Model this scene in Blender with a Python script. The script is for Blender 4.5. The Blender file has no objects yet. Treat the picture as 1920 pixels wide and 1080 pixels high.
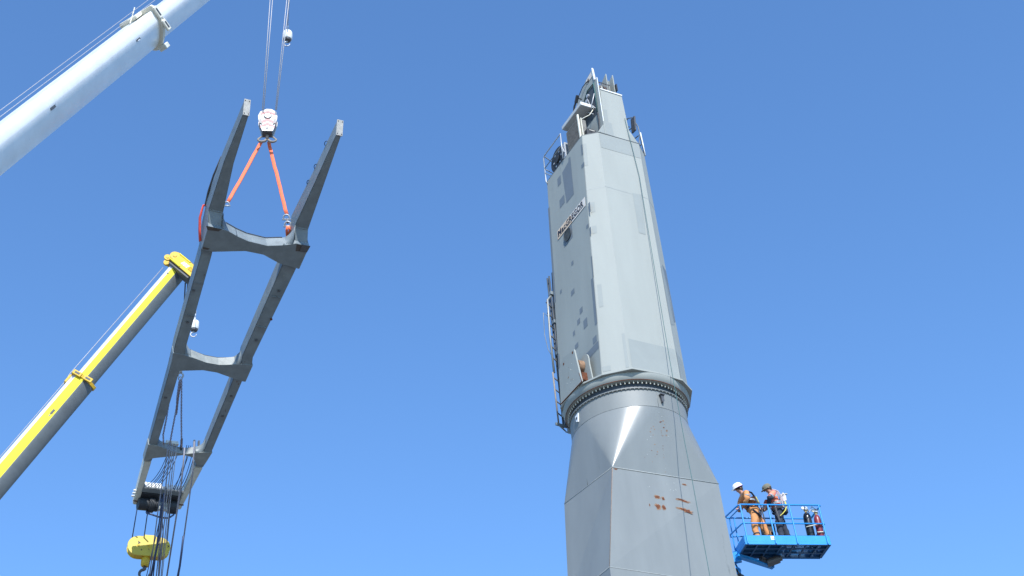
import bpy, bmesh, math, random
from mathutils import Vector, Matrix, Quaternion
random.seed(7)
S = bpy.context.scene
COL = S.collection
R = math.radians
# ------------------------------------------------------------------ camera
CAMZ = 1.6
F_PX, PITCH, ROLL = 2664.86, R(37.0), math.atan2(-340.0, 3520.0)
Fw = Vector((0, math.cos(PITCH), math.sin(PITCH)))
U0 = Vector((0, -math.sin(PITCH), math.cos(PITCH)))
R0 = Vector((1, 0, 0))
Rt = R0*math.cos(ROLL) + U0*math.sin(ROLL)
Up = U0*math.cos(ROLL) - R0*math.sin(ROLL)
cd = bpy.data.cameras.new('camera'); cam = bpy.data.objects.new('camera', cd); COL.objects.link(cam)
mw = Matrix((Rt, Up, -Fw)).transposed().to_4x4(); mw.translation = (0, 0, CAMZ)
cam.matrix_world = mw
cd.sensor_width = 36; cd.lens = F_PX/1920*36; cd.clip_start = .1; cd.clip_end = 6000
S.camera = cam
# ------------------------------------------------------------------ daylight
SUN = Vector((.155, -.715, .68)).normalized()
w = bpy.data.worlds.new("World"); S.world = w; w.use_nodes = True
nt = w.node_tree
bg = nt.nodes['Background']; sk = nt.nodes.new('ShaderNodeTexSky')
sk.sky_type = 'NISHITA'; sk.sun_disc = False
sk.sun_elevation = math.asin(SUN.z); sk.sun_rotation = math.atan2(SUN.x, SUN.y)
sk.air_density = 1.0; sk.dust_density = 0.3; sk.ozone_density = 2.0; sk.altitude = 0
tint = nt.nodes.new('ShaderNodeMix'); tint.data_type = 'RGBA'; tint.blend_type = 'MULTIPLY'; tint.inputs[0].default_value = 1
tint.inputs[7].default_value = (.81, 1.15, 1.46, 1)   # the camera's saturated rendering of a deep clear sky
nt.links.new(sk.outputs[0], tint.inputs[6]); nt.links.new(tint.outputs[2], bg.inputs[0]); bg.inputs[1].default_value = .15
sl = bpy.data.lights.new('sun', 'SUN'); sl.energy = 5.0; sl.angle = R(.53); sl.color = (1, .98, .95)
so = bpy.data.objects.new('sun', sl); COL.objects.link(so); so.location = SUN*200
so.rotation_euler = SUN.to_track_quat('Z', 'Y').to_euler()
S.view_settings.view_transform = 'Standard'; S.view_settings.look = 'None'
S.view_settings.exposure = 0.35; S.view_settings.gamma = 1; S.view_settings.use_curve_mapping = False
S.render.engine = 'CYCLES'

# ------------------------------------------------------------------ helpers
def at(x, y, depth):
    """world point seen at photograph pixel x,y at this distance along the view axis"""
    d = Rt*(x-960) + Up*(540-y) + Fw*F_PX
    return d*(depth/F_PX) + Vector((0, 0, CAMZ))

def obj(name, bm, mat, parent=None, smooth=False, sharp=None):
    me = bpy.data.meshes.new(name); bm.normal_update(); bm.to_mesh(me); bm.free()
    for m in (mat if isinstance(mat, (list, tuple)) else [mat]): me.materials.append(m)
    if smooth:
        for p in me.polygons: p.use_smooth = True
        if sharp is not None: me.set_sharp_from_angle(angle=R(sharp))
    o = bpy.data.objects.new(name, me); COL.objects.link(o)
    if parent: o.parent = parent
    return o
def inst(src, name, parent, mat4=None):
    o = bpy.data.objects.new(name, src.data); COL.objects.link(o); o.parent = parent
    if mat4 is not None: o.matrix_local = mat4
    return o
def tag(o, label=None, cat=None, group=None, kind=None):
    if label: o['label'] = label
    if cat: o['category'] = cat
    if group: o['group'] = group
    if kind: o['kind'] = kind
    return o
def empty(name, M4):
    o = bpy.data.objects.new(name, None); COL.objects.link(o); o.matrix_world = M4
    return o
def copy_tree(o, parent=None):
    c = o.copy(); COL.objects.link(c)
    if parent: c.parent = parent
    for ch in [k for k in bpy.data.objects if k.parent == o]: copy_tree(ch, c)
    return c
def NB(): return bmesh.new()
def box(bm, x0, x1, y0, y1, z0, z1, bevel=0, M4=None):
    r = bmesh.ops.create_cube(bm, size=1)
    vs = r['verts']
    for v in vs:
        v.co = Vector(((x0+x1)/2+v.co.x*(x1-x0), (y0+y1)/2+v.co.y*(y1-y0), (z0+z1)/2+v.co.z*(z1-z0)))
        if M4: v.co = M4 @ v.co
    if bevel:
        es = list({e for v in vs for e in v.link_edges})
        bmesh.ops.bevel(bm, geom=es, offset=bevel, segments=1, affect='EDGES', profile=.5)
    return vs
def obox(bm, a, b, up, wd, ht, bevel=0):
    """box from a to b, width wd sideways, height ht along up"""
    a, b = Vector(a), Vector(b); d = (b-a); L = d.length; d.normalize()
    s = d.cross(Vector(up)).normalized(); u = s.cross(d)
    M4 = Matrix((d, s, u)).transposed().to_4x4(); M4.translation = (a+b)/2
    return box(bm, -L/2, L/2, -wd/2, wd/2, -ht/2, ht/2, bevel, M4)
def tube(bm, pts, r, n=8, cap=True, r1=None):
    pts = [Vector(p) for p in pts]; rings = []; N = len(pts)
    prev = None
    for i, p in enumerate(pts):
        t = (pts[min(i+1, N-1)] - pts[max(i-1, 0)]).normalized()
        if prev is None: s = t.orthogonal().normalized()
        else: s = (prev - t*prev.dot(t)).normalized()
        prev = s; u = t.cross(s)
        rr = r if r1 is None else r + (r1-r)*i/(N-1)
        rings.append([bm.verts.new(p + (s*math.cos(2*math.pi*k/n) + u*math.sin(2*math.pi*k/n))*rr) for k in range(n)])
    for a, b in zip(rings, rings[1:]):
        for k in range(n): bm.faces.new((a[k], a[(k+1) % n], b[(k+1) % n], b[k]))
    if cap: bm.faces.new(rings[0][::-1]); bm.faces.new(rings[-1])
def lathe(bm, prof, n=24, c=(0, 0, 0), M4=None, cap=True, a0=0, a1=2*math.pi):
    """prof = [(radius, z)]"""
    full = abs(a1-a0-2*math.pi) < 1e-6; m = n if full else n+1
    rings = []
    for r, z in prof:
        row = []
        for k in range(m):
            a = a0 + (a1-a0)*k/n
            v = Vector((c[0]+r*math.cos(a), c[1]+r*math.sin(a), c[2]+z))
            row.append(bm.verts.new(M4 @ v if M4 else v))
        rings.append(row)
    for a, b in zip(rings, rings[1:]):
        for k in range(n):
            j = (k+1) % m; bm.faces.new((a[k], a[j], b[j], b[k]))
    if cap and full: bm.faces.new(rings[0][::-1]); bm.faces.new(rings[-1])
def prism(bm, poly, off, bevel=0):
    """extrude a planar 3D polygon by vector off"""
    off = Vector(off)
    a = [bm.verts.new(Vector(p)) for p in poly]; b = [bm.verts.new(Vector(p)+off) for p in poly]
    fa = bm.faces.new(a[::-1]); fb = bm.faces.new(b); fs = [fa, fb]
    n = len(a)
    for k in range(n): fs.append(bm.faces.new((a[k], a[(k+1) % n], b[(k+1) % n], b[k])))
    bmesh.ops.recalc_face_normals(bm, faces=fs)
    if bevel:
        bmesh.ops.bevel(bm, geom=list({e for f in fs for e in f.edges}), offset=bevel, segments=1, affect='EDGES', profile=.5)
def sheet(bm, poly):
    f = bm.faces.new([bm.verts.new(Vector(p)) for p in poly]); return f
def torus_pts(c, ax1, ax2, r, n=16, a0=0, a1=2*math.pi):
    return [Vector(c)+Vector(ax1)*math.cos(a0+(a1-a0)*k/n)*r+Vector(ax2)*math.sin(a0+(a1-a0)*k/n)*r for k in range(n+1)]

# ------------------------------------------------------------------ materials
def paint(name, col, rough=.5, var=.12, scale=3.0, dirt=None, dirt_amt=0.0, dirt_scale=6, metal=0, bump=.02, streak=False, spec=.5, bscale=60, coat=0, ripple=0):
    m = bpy.data.materials.new(name); m.use_nodes = True; t = m.node_tree; N = t.nodes; L = t.links
    b = N['Principled BSDF']; b.inputs['Metallic'].default_value = metal
    b.inputs['Specular IOR Level'].default_value = spec
    if coat: b.inputs['Coat Weight'].default_value = coat; b.inputs['Coat Roughness'].default_value = .15
    tc = N.new('ShaderNodeTexCoord'); mp = N.new('ShaderNodeMapping'); L.new(tc.outputs['Object'], mp.inputs[0])
    if streak: mp.inputs['Scale'].default_value = (1, 1, .18)
    n1 = N.new('ShaderNodeTexNoise'); n1.inputs['Scale'].default_value = scale; n1.inputs['Detail'].default_value = 6; n1.inputs['Roughness'].default_value = .6
    L.new(mp.outputs[0], n1.inputs['Vector'])
    rm = N.new('ShaderNodeMapRange'); rm.inputs[1].default_value = .3; rm.inputs[2].default_value = .7
    rm.inputs[3].default_value = 1-var; rm.inputs[4].default_value = 1+var
    L.new(n1.outputs['Fac'], rm.inputs[0])
    mx = N.new('ShaderNodeMix'); mx.data_type = 'RGBA'; mx.blend_type = 'MULTIPLY'; mx.inputs[0].default_value = 1
    mx.inputs[6].default_value = (*col, 1); cc = N.new('ShaderNodeCombineColor')
    for i in range(3): L.new(rm.outputs[0], cc.inputs[i])
    L.new(cc.outputs[0], mx.inputs[7]); out = mx.outputs[2]
    if dirt:
        n2 = N.new('ShaderNodeTexNoise'); n2.inputs['Scale'].default_value = dirt_scale; n2.inputs['Detail'].default_value = 9; n2.inputs['Roughness'].default_value = .7
        L.new(mp.outputs[0], n2.inputs['Vector'])
        r2 = N.new('ShaderNodeMapRange'); th = .72 - dirt_amt*.3
        r2.inputs[1].default_value = th; r2.inputs[2].default_value = th+.06; r2.interpolation_type = 'SMOOTHSTEP'
        L.new(n2.outputs['Fac'], r2.inputs[0])
        m2 = N.new('ShaderNodeMix'); m2.data_type = 'RGBA'; m2.inputs[7].default_value = (*dirt, 1)
        L.new(r2.outputs[0], m2.inputs[0]); L.new(out, m2.inputs[6]); out = m2.outputs[2]
    L.new(out, b.inputs['Base Color'])
    rr = N.new('ShaderNodeMapRange'); rr.inputs[3].default_value = max(.05, rough-.06); rr.inputs[4].default_value = min(1, rough+.08)
    L.new(n1.outputs['Fac'], rr.inputs[0]); L.new(rr.outputs[0], b.inputs['Roughness'])
    if bump:
        n3 = N.new('ShaderNodeTexNoise'); n3.inputs['Scale'].default_value = bscale; n3.inputs['Detail'].default_value = 3
        L.new(tc.outputs['Object'], n3.inputs['Vector'])
        bp = N.new('ShaderNodeBump'); bp.inputs['Strength'].default_value = bump*5; bp.inputs['Distance'].default_value = .004
        L.new(n3.outputs['Fac'], bp.inputs['Height']); L.new(bp.outputs[0], b.inputs['Normal'])
        if ripple:   # slight dishing of the welded plates
            n4 = N.new('ShaderNodeTexNoise'); n4.inputs['Scale'].default_value = 1.7; n4.inputs['Detail'].default_value = 1.5
            L.new(tc.outputs['Object'], n4.inputs['Vector']); b2 = N.new('ShaderNodeBump'); b2.inputs['Strength'].default_value = ripple; b2.inputs['Distance'].default_value = .05
            L.new(n4.outputs['Fac'], b2.inputs['Height']); L.new(b2.outputs[0], bp.inputs['Normal'])
    return m
RUST = (.13, .048, .025)
M = dict(
 ped=paint('pedestal_grey_paint', (.200, .212, .204), .31, .08, 1.6, (.15, .16, .152), .22, 3.5, streak=True, spec=.5, ripple=.12),
 drum=paint('drum_grey_paint', (.200, .212, .204), .50, .08, 1.6, (.15, .16, .152), .2, 4, streak=True, spec=.35, ripple=.1),
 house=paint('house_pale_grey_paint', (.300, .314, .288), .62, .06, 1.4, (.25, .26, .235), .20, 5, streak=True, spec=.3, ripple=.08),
 house_dk=paint('house_shaded_grey_paint', (.280, .298, .276), .62, .07, 1.8, (.22, .225, .20), .22, 4, streak=True, spec=.3, ripple=.08),
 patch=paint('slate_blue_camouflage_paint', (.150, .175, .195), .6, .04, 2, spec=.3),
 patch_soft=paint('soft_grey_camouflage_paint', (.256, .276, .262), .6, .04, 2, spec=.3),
 jib=paint('jib_grey_paint', (.168, .198, .210), .42, .17, 2.2, (.10, .085, .07), .22, 5, streak=False, spec=.5, ripple=.1),
 jib_pale=paint('jib_pale_grey_paint', (.58, .58, .50), .55, .15, 3, (.22, .15, .09), .16, 5),  # paler grey, used for the tip arms
 jib_mid=paint('jib_mid_grey_paint', (.23, .25, .24), .5, .18, 3, (.20, .15, .11), .12, 4),  # grey between the arm and tip tones
 blocky=paint('hook_block_yellow', (.58, .44, .05), .45, .08, 4, (.3, .22, .05), .15, 8),
 canopy=paint('canopy_grey_white', (.45, .46, .45), .5, .1, 5),
 tan=paint('weathered_tan_steel', (.22, .19, .16), .7, .2, 10),
 rust=paint('rust', RUST, .85, .35, 12, (.22, .10, .05), .35, 14, bump=.08, spec=.2),
 rust_edge=paint('rust_bleed', (.26, .16, .10), .85, .3, 15, bump=.05, spec=.2),
 boomwhite=paint('boom_white_paint', (.76, .76, .73), .30, .06, 1.5, (.42, .42, .41), .18, 4, spec=.5, ripple=.1, metal=.12),
 blockwhite=paint('hook_block_white', (.46, .45, .44), .45, .12, 6, (.25, .24, .23), .25, 8),
 tan_print=paint('sun_bleached_tan_print', (.66, .50, .35), .6, .10, 7, (.62, .55, .48), .25, 5),
 lift_dark=paint('lift_shadow_blue_paint', (.015, .085, .20), .5, .15, 5),  # lift blue darkened, the deck underside's shade put into the colour
 white=paint('white_gloss_paint', (.72, .72, .70), .32, .04, 2, (.45, .46, .47), .05, 7, spec=.5),
 cream=paint('cream_paint', (.66, .63, .52), .5, .08, 5, (.35, .22, .12), .15, 12),
 plate=paint('bare_end_plate', (.44, .42, .38), .6, .2, 9, (.24, .13, .08), .40, 7),
 yellow=paint('yellow_gloss_paint', (.70, .61, .05), .62, .06, 3, (.5, .5, .35), .05, 6, spec=.15),
 gold=paint('deep_yellow_paint', (.60, .38, .02), .6, .1, 5, (.12, .08, .03), .15, 9),
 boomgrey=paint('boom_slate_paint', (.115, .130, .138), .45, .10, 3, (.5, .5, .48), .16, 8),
 silver=paint('worn_silver_paint', (.55, .56, .57), .42, .12, 5, (.25, .26, .27), .15, 9, metal=.1),
 steel=paint('dark_steel', (.10, .10, .105), .5, .15, 8, metal=.4, dirt=(.16, .09, .05), dirt_amt=.15),
 zinc=paint('galvanised_steel', (.42, .44, .46), .45, .1, 8, metal=.35),
 black=paint('black_rubber', (.022, .025, .03), .6, .2, 8),
 rope=paint('steel_wire_rope', (.34, .34, .36), .5, .2, 30, metal=.3),
 greyrope=paint('dull_hanging_cable', (.20, .20, .235), .7, .2, 15),
 bluerope=paint('dark_blue_hose', (.035, .055, .12), .5, .2, 10),
 tag1=paint('dark_tag_line', (.07, .085, .10), .7, .2, 20),
 tag2=paint('green_tag_line', (.04, .11, .11), .7, .3, 20),
 chain=paint('rusty_chain', (.24, .17, .165), .6, .25, 10),
 orange=paint('orange_sling_webbing', (.86, .17, .07), .75, .12, 14, bump=.1),
 red=paint('red_sling_webbing', (.68, .07, .045), .75, .15, 14, bump=.1),
 blue=paint('lift_blue_paint', (.015, .26, .66), .38, .06, 4, (.08, .2, .35), .05, 10),
 pink=paint('faded_red_print', (.40, .13, .13), .5, .08, 8),
 dark=paint('dark_print', (.02, .02, .03), .6, .05, 8, bump=0),
 signw=paint('sign_white_print', (.66, .60, .53), .55, .08, 6, (.50, .36, .24), .55, 2.4),
 slate=paint('dark_recess', (.045, .055, .065), .6, .2, 5),
 grille=paint('radiator_brown_grey', (.17, .165, .15), .7, .25, 14),
 hoto=paint('orange_coverall_cloth', (.56, .255, .105), .85, .12, 9, bump=.15, spec=.2),
 hotp=paint('orange_hivis_cloth', (.80, .25, .16), .85, .10, 9, bump=.15, spec=.2),
 navy=paint('navy_cloth', (.035, .042, .06), .85, .2, 9, bump=.15, spec=.2),
 tape=paint('silver_reflective_tape', (.24, .25, .26), .4, .1, 10),
 skin=paint('skin', (.52, .28, .19), .5, .06, 14),
 helmet=paint('white_helmet_shell', (.80, .80, .80), .25, .03, 4),
 cap=paint('khaki_cap_cloth', (.16, .15, .11), .85, .15, 12),
 hair=paint('dark_hair', (.04, .03, .02), .7, .2, 30),
 boot=paint('tan_boot_leather', (.25, .14, .06), .7, .2, 12),
 bottle_b=paint('black_cylinder_paint', (.012, .014, .02), .3, .1, 6),
 bottle_r=paint('maroon_cylinder_paint', (.20, .022, .03), .35, .1, 6),
 brass=paint('brass', (.60, .42, .18), .35, .1, 10, metal=.8),
 wood=paint('weathered_panel', (.20, .19, .17), .8, .3, 9),
 yrope=paint('yellow_lanyard', (.62, .55, .10), .8, .2, 20),
 vest=paint('pale_pack_cloth', (.66, .60, .62), .8, .1, 10),
 seam=paint('weld_seam', (.29, .31, .30), .5, .15, 20, bump=.1),
 ground=paint('quay_concrete', (.165, .16, .15), .85, .15, .3, (.10, .095, .09), .3, .8, bump=.05),
)

# ------------------------------------------------------------------ the ground (below the frame; it lights the undersides)
bm = NB(); bmesh.ops.create_grid(bm, x_segments=8, y_segments=8, size=3000)
tag(obj('quay_ground', bm, M['ground']), kind='structure')

# ================================================================== SHIP CRANE (tower)
TM = Matrix.Translation((2.57, 30.51, CAMZ)) @ Matrix.Rotation(R(30), 4, 'Z')
# local axes: x along the bright front face, y into depth, z = height above eye level
crane = tag(empty('ship_crane', TM @ Matrix.Translation((0, 0, -CAMZ))), 'tall grey ship crane tower with camouflage patches and a slewing ring', 'crane')
class Z:   # children of the crane use heights measured from eye level
    off = Matrix.Translation((0, 0, CAMZ))
def cpart(name, bm, mat, parent=None, **k):
    o = obj(name, bm, mat, parent or crane, **k)
    if parent is None: o.location = (0, 0, CAMZ)
    return o
# --- pedestal: four sided column
P16 = [(-1.402, -1.105, 16.3), (1.438, -1.266, 16.3), (1.5, 1.25, 16.3), (-1.632, .81, 16.3)]
P13 = [(-1.92, -1.25, 13.63), (1.46, -1.30, 13.63), (1.5, 1.3, 13.63), (-1.96, .55, 13.63)]
P0 = [(-1.92, -1.30, -CAMZ), (1.5, -1.35, -CAMZ), (1.6, 1.35, -CAMZ), (-2.0, 1.0, -CAMZ)]
bm = NB(); rings = [[bm.verts.new(p) for p in ring] for ring in (P0, P13, P16)]
for a, b in zip(rings, rings[1:]):
    for k in range(4): bm.faces.new((a[k], a[(k+1) % 4], b[(k+1) % 4], b[k]))
ped = cpart('pedestal', bm, M['ped'])
# --- transition from square to round: flat triangles and four cone quarters
RC = 1.459; HC = 18.022
ang = []
for k in range(4):
    a, b = Vector(P16[k]), Vector(P16[(k+1) % 4]); d = b-a; ang.append(math.atan2(-d.x, d.y))
cp = lambda t, h=HC, r=RC: Vector((r*math.cos(t), r*math.sin(t), h))
cv, cf, cn = [], [], []
def cface(pts, nrs):
    base = len(cv); cv.extend(pts); cf.append(list(range(base, base+len(pts)))); cn.extend(nrs)
for k in range(4):
    A = Vector(P16[k]); t0 = ang[k-1]; t1 = ang[k]
    while t1 < t0: t1 += 2*math.pi
    n = 40
    def cnorm(t):
        v = Vector((-math.sin(t), math.cos(t), 0)).cross(cp(t)-A).normalized(); return v if v.dot(Vector((math.cos(t), math.sin(t), 0))) > 0 else -v
    for i in range(n):
        u0, u1 = t0+(t1-t0)*i/n, t0+(t1-t0)*(i+1)/n; n0_, n1_ = cnorm(u0), cnorm(u1)
        cface([A, cp(u0), cp(u1)][::1], [(n0_+n1_).normalized(), n0_, n1_])
    B = Vector(P16[(k+1) % 4]); Cx = cp(t1); nn = (B-A).cross(Cx-A).normalized(); nn = nn if nn.dot(Vector((Cx.x, Cx.y, 0))) > 0 else -nn
    cface([A, B, Cx], [nn]*3)
me = bpy.data.meshes.new('transition_cone'); me.from_pydata([tuple(v) for v in cv], [], cf)
for p in me.polygons: p.use_smooth = True
for fi, p in enumerate(me.polygons):
    if p.normal.dot(cn[p.loop_start]) < 0: p.flip()
me.update(); lnorm = [None]*len(me.loops)
for li, l in enumerate(me.loops): lnorm[li] = tuple(cn[l.vertex_index])
me.normals_split_custom_set(lnorm); me.materials.append(M['ped'])
o = bpy.data.objects.new('transition_cone', me); COL.objects.link(o); o.parent = crane; o.location = (0, 0, CAMZ)
# weld seams
def seam(pts, r=.011, mat='ped', par=None, name='weld_seam'):
    bm = NB(); tube(bm, pts, r, 5); return cpart(name, bm, M[mat], par, smooth=True)
seam([Vector(P16[0])+Vector((-.003, -.003, 0)), Vector(P16[1])+Vector((.003, -.003, 0))], .014, 'seam')
seam([Vector(P16[0]), Vector(P16[3])], .010, 'seam')
seam([Vector(P13[0]), Vector(P13[1])], .009, 'seam'); seam([Vector(P13[0]), Vector(P13[3])], .009, 'seam')
seam([Vector(P16[0])+Vector((0, 0, -.01)), Vector(P13[0])], .006, 'rust_edge')
seam([cp(2*math.pi*k/64, HC, RC+.001) for k in range(65)], .008)
seam([cp(-1.62, HC+.01, RC+.001), cp(-1.62, 18.5, RC+.001)], .006)
seam([Vector((-1.4, .05, 18.0)), Vector((-1.52, -.15, 16.32))], .006)
# --- drum
bm = NB(); lathe(bm, [(RC, HC), (RC, 18.50)], 96, cap=False); cpart('drum', bm, M['drum'], smooth=True)
bm = NB(); lathe(bm, [(RC-.01, 18.500), (1.495, 18.500), (1.50, 18.504), (1.50, 18.524), (1.40, 18.530)], 96, cap=False)
cpart('drum_flange', bm, M['drum'], smooth=True, sharp=40)
bm = NB(); lathe(bm, [(1.425, 18.545), (1.425, 18.76)], 96, cap=False); cpart('slewing_ring', bm, M['slate'], smooth=True)
bm = NB(); lathe(bm, [(1.42, 18.715), (1.535, 18.715), (1.56, 18.735), (1.60, 18.87), (1.60, 18.905)], 96, cap=False)
cpart('bearing_housing', bm, M['house_dk'], smooth=True, sharp=50)
bm = NB(); tube(bm, [cp(2*math.pi*k/96, 18.722, 1.548) for k in range(97)], .009, 5); cpart('rust_line', bm, M['rust'], smooth=True)
# bolts of the slewing ring, one object each
bm = NB(); lathe(bm, [(.016, .095), (.016, .130), (.010, .130), (.010, .165)], 6)
first = None; NBOLT = 88
bmn = NB(); lathe(bmn, [(.016, -.016), (.016, 0)], 6); nut0 = None
for k in range(NBOLT):
    a = 2*math.pi*k/NBOLT
    T = Matrix.Translation((1.482*math.cos(a), 1.482*math.sin(a), 18.551+CAMZ))
    if first is None: first = obj('bolt', bm, M['cream'], crane); first.matrix_local = T
    else: inst(first, 'bolt', crane, T)
    T2 = Matrix.Translation((1.480*math.cos(a), 1.480*math.sin(a), 18.499+CAMZ))
    if nut0 is None: nut0 = obj('nut', bmn, M['house'], crane); nut0.matrix_local = T2
    else: inst(nut0, 'nut', crane, T2)
# padeye and bracket on the drum
bm = NB(); prism(bm, [(-1.459, -.06, 18.39), (-1.459, .10, 18.36), (-1.459, .07, 18.20), (-1.459, -.02, 18.16)], (-.03, 0, 0)); cpart('padeye', bm, M['white'])
bm = NB(); tube(bm, [(-1.48, .03, 18.28), (-1.495, .03, 18.28)], .035, 12); cpart('padeye_hole', bm, M['slate'])
bm = NB(); prism(bm, [(.0, -1.458, 18.36), (.09, -1.456, 18.35), (.055, -1.458, 18.16), (.015, -1.459, 18.15)], (.0, -.07, 0)); box(bm, -.02, .10, -1.56, -1.45, 18.35, 18.38)
cpart('cable_bracket', bm, M['steel'])
# --- bottom flange of the house: octagonal plate
oc = [(-1.56, .62), (-1.56, -.55), (-1.30, -1.06), (-.74, -1.56), (.0, -1.60), (.72, -1.54), (1.20, -1.22), (1.56, -.55), (1.56, .62), (.7, 1.55), (-.7, 1.55)]
bm = NB(); prism(bm, [(x, y, 18.907) for x, y in oc], (0, 0, .05), .006); cpart('house_flange', bm, M['house'])
# --- house
BS = [(-1.27, 1.05), (-1.27, -1.0), (-.74, -1.45), (.72, -1.45), (1.30, -.95), (1.30, 1.0), (.72, 1.45), (-.74, 1.45)]
TP = [(-.89, 1.0), (-.89, -1.08), (-.52, -1.36), (.78, -1.38), (1.155, -1.06), (1.155, 1.0), (.78, 1.3), (-.52, 1.3)]
HB, HT = 18.957, 27.0
def hp(k, h):
    t = (h-HB)/(HT-HB); k %= 8
    return Vector((BS[k][0]+(TP[k][0]-BS[k][0])*t, BS[k][1]+(TP[k][1]-BS[k][1])*t, h))
panel_names = ['front_panel']
bm = NB(); hs = [HB, 21.0, 23.0, 24.975, HT]
rr = [[bm.verts.new(hp(k, h)) for k in range(8)] for h in hs]
for a, b in zip(rr, rr[1:]):
    for k in range(8): bm.faces.new((a[(k+1) % 8], a[k], b[k], b[(k+1) % 8]))
bm.faces.new(rr[-1])
bmesh.ops.recalc_face_normals(bm, faces=bm.faces)
e1s = [e for e in bm.edges if abs((e.verts[0].co-e.verts[1].co).z) > .8 and all((v.co-hp(1, v.co.z)).length < .01 for v in e.verts)]
bmesh.ops.bevel(bm, geom=e1s, offset=.018, segments=2, affect='EDGES', profile=.5)
house = cpart('crane_house', bm, M['house'])
def nrm(k):   # outward normal of the panel between corner k and k+1 (clockwise list)
    a, b, c = hp(k, HB), hp(k+1, HB), hp(k, HT); n = (b-a).cross(c-a).normalized()
    return n if n.dot(Vector((a.x+b.x, a.y+b.y, 0))) > 0 else -n
for k, h0_, h1_ in ((1, 24.975, 24.975), (2, 24.975, 24.95), (3, 24.95, 24.95)):
    n_ = nrm(k)*.003; bm = NB(); sheet(bm, [hp(k, h0_-.007)+n_, hp(k+1, h1_-.007)+n_, hp(k+1, h1_+.007)+n_, hp(k, h0_+.007)+n_]); cpart('weld_seam', bm, M['seam'])
# left panel: house paint repeated slightly darker, the side's shade put into colour
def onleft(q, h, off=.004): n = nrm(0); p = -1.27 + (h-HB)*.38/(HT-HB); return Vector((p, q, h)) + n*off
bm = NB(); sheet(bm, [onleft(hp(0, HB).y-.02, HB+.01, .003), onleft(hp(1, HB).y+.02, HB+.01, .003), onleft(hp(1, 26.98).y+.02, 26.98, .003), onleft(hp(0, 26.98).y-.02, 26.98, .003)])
cpart('side_panel_shade', bm, M['house_dk'])
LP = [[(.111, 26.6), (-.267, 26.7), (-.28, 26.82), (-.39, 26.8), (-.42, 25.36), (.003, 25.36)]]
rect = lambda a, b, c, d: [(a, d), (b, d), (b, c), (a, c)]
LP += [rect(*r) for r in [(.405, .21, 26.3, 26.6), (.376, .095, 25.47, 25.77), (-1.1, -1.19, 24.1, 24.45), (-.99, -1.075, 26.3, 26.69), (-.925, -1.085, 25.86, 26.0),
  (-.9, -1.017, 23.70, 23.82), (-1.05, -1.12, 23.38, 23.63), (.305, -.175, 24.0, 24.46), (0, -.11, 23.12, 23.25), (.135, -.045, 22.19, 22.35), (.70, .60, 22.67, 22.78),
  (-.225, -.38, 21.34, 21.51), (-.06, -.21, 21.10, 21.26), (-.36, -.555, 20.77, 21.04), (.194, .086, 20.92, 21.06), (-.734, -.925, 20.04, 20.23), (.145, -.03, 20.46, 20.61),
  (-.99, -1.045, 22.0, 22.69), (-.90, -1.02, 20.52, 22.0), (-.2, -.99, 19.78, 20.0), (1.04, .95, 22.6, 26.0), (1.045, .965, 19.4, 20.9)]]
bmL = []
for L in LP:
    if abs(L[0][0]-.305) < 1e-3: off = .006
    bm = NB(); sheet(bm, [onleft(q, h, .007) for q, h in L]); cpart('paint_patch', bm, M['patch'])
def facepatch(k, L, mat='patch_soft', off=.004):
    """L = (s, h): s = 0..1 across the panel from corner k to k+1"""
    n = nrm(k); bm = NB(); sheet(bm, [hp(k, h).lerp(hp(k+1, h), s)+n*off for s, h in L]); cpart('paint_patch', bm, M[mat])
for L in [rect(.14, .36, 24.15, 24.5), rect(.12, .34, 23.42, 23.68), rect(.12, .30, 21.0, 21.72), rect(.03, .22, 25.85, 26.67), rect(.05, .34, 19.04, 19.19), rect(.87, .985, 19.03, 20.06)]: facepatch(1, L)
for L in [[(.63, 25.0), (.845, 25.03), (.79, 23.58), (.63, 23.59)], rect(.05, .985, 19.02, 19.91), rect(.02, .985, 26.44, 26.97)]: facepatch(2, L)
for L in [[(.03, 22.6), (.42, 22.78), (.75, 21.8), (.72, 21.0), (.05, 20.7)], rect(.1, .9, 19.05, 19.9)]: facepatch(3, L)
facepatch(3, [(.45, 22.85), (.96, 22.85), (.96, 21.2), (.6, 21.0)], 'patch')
# small pick marks on the pale paint
# roof plate
bm = NB(); prism(bm, [(x*1.004, y*1.004, 27.001) for x, y in TP], (0, 0, .012)); cpart('roof_plate', bm, M['boomgrey'])
# --- name sign with its lettering
n0 = nrm(0); ax = Vector((0, -1, 0)); az = (Vector((.38/(HT-HB), 0, 1))).normalized()
sg = cpart('name_sign', (lambda b: (prism(b, [onleft(.605, 24.49, .010), onleft(-.96, 24.49, .010), onleft(-.96, 24.80, .010), onleft(.605, 24.80, .010)], n0*.006), b)[1])(NB()), M['signw'])
def text_part(s, size, origin, ax, az, nrmv, mat, parent, name, fit=None, bold=.0, ext=.001, shear=0):
    cu = bpy.data.curves.new(name, 'FONT'); cu.body = s; cu.size = size; cu.extrude = ext; cu.offset = bold; cu.shear = shear; cu.space_character = 1.06
    t = bpy.data.objects.new(name, cu); COL.objects.link(t); dg = bpy.context.evaluated_depsgraph_get(); dg.update()
    me = bpy.data.meshes.new_from_object(t.evaluated_get(dg)); bpy.data.objects.remove(t)
    xs = [v.co.x for v in me.vertices]; sc = (fit/(max(xs)-min(xs))) if fit else 1
    ys = [v.co.y for v in me.vertices]
    for v in me.vertices:
        v.co = Vector(origin) + ax*((v.co.x-min(xs))*sc) + az*(v.co.y) + nrmv*v.co.z
    me.materials.append(mat); o = bpy.data.objects.new(name, me); COL.objects.link(o); o.parent = parent
    return o
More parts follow.
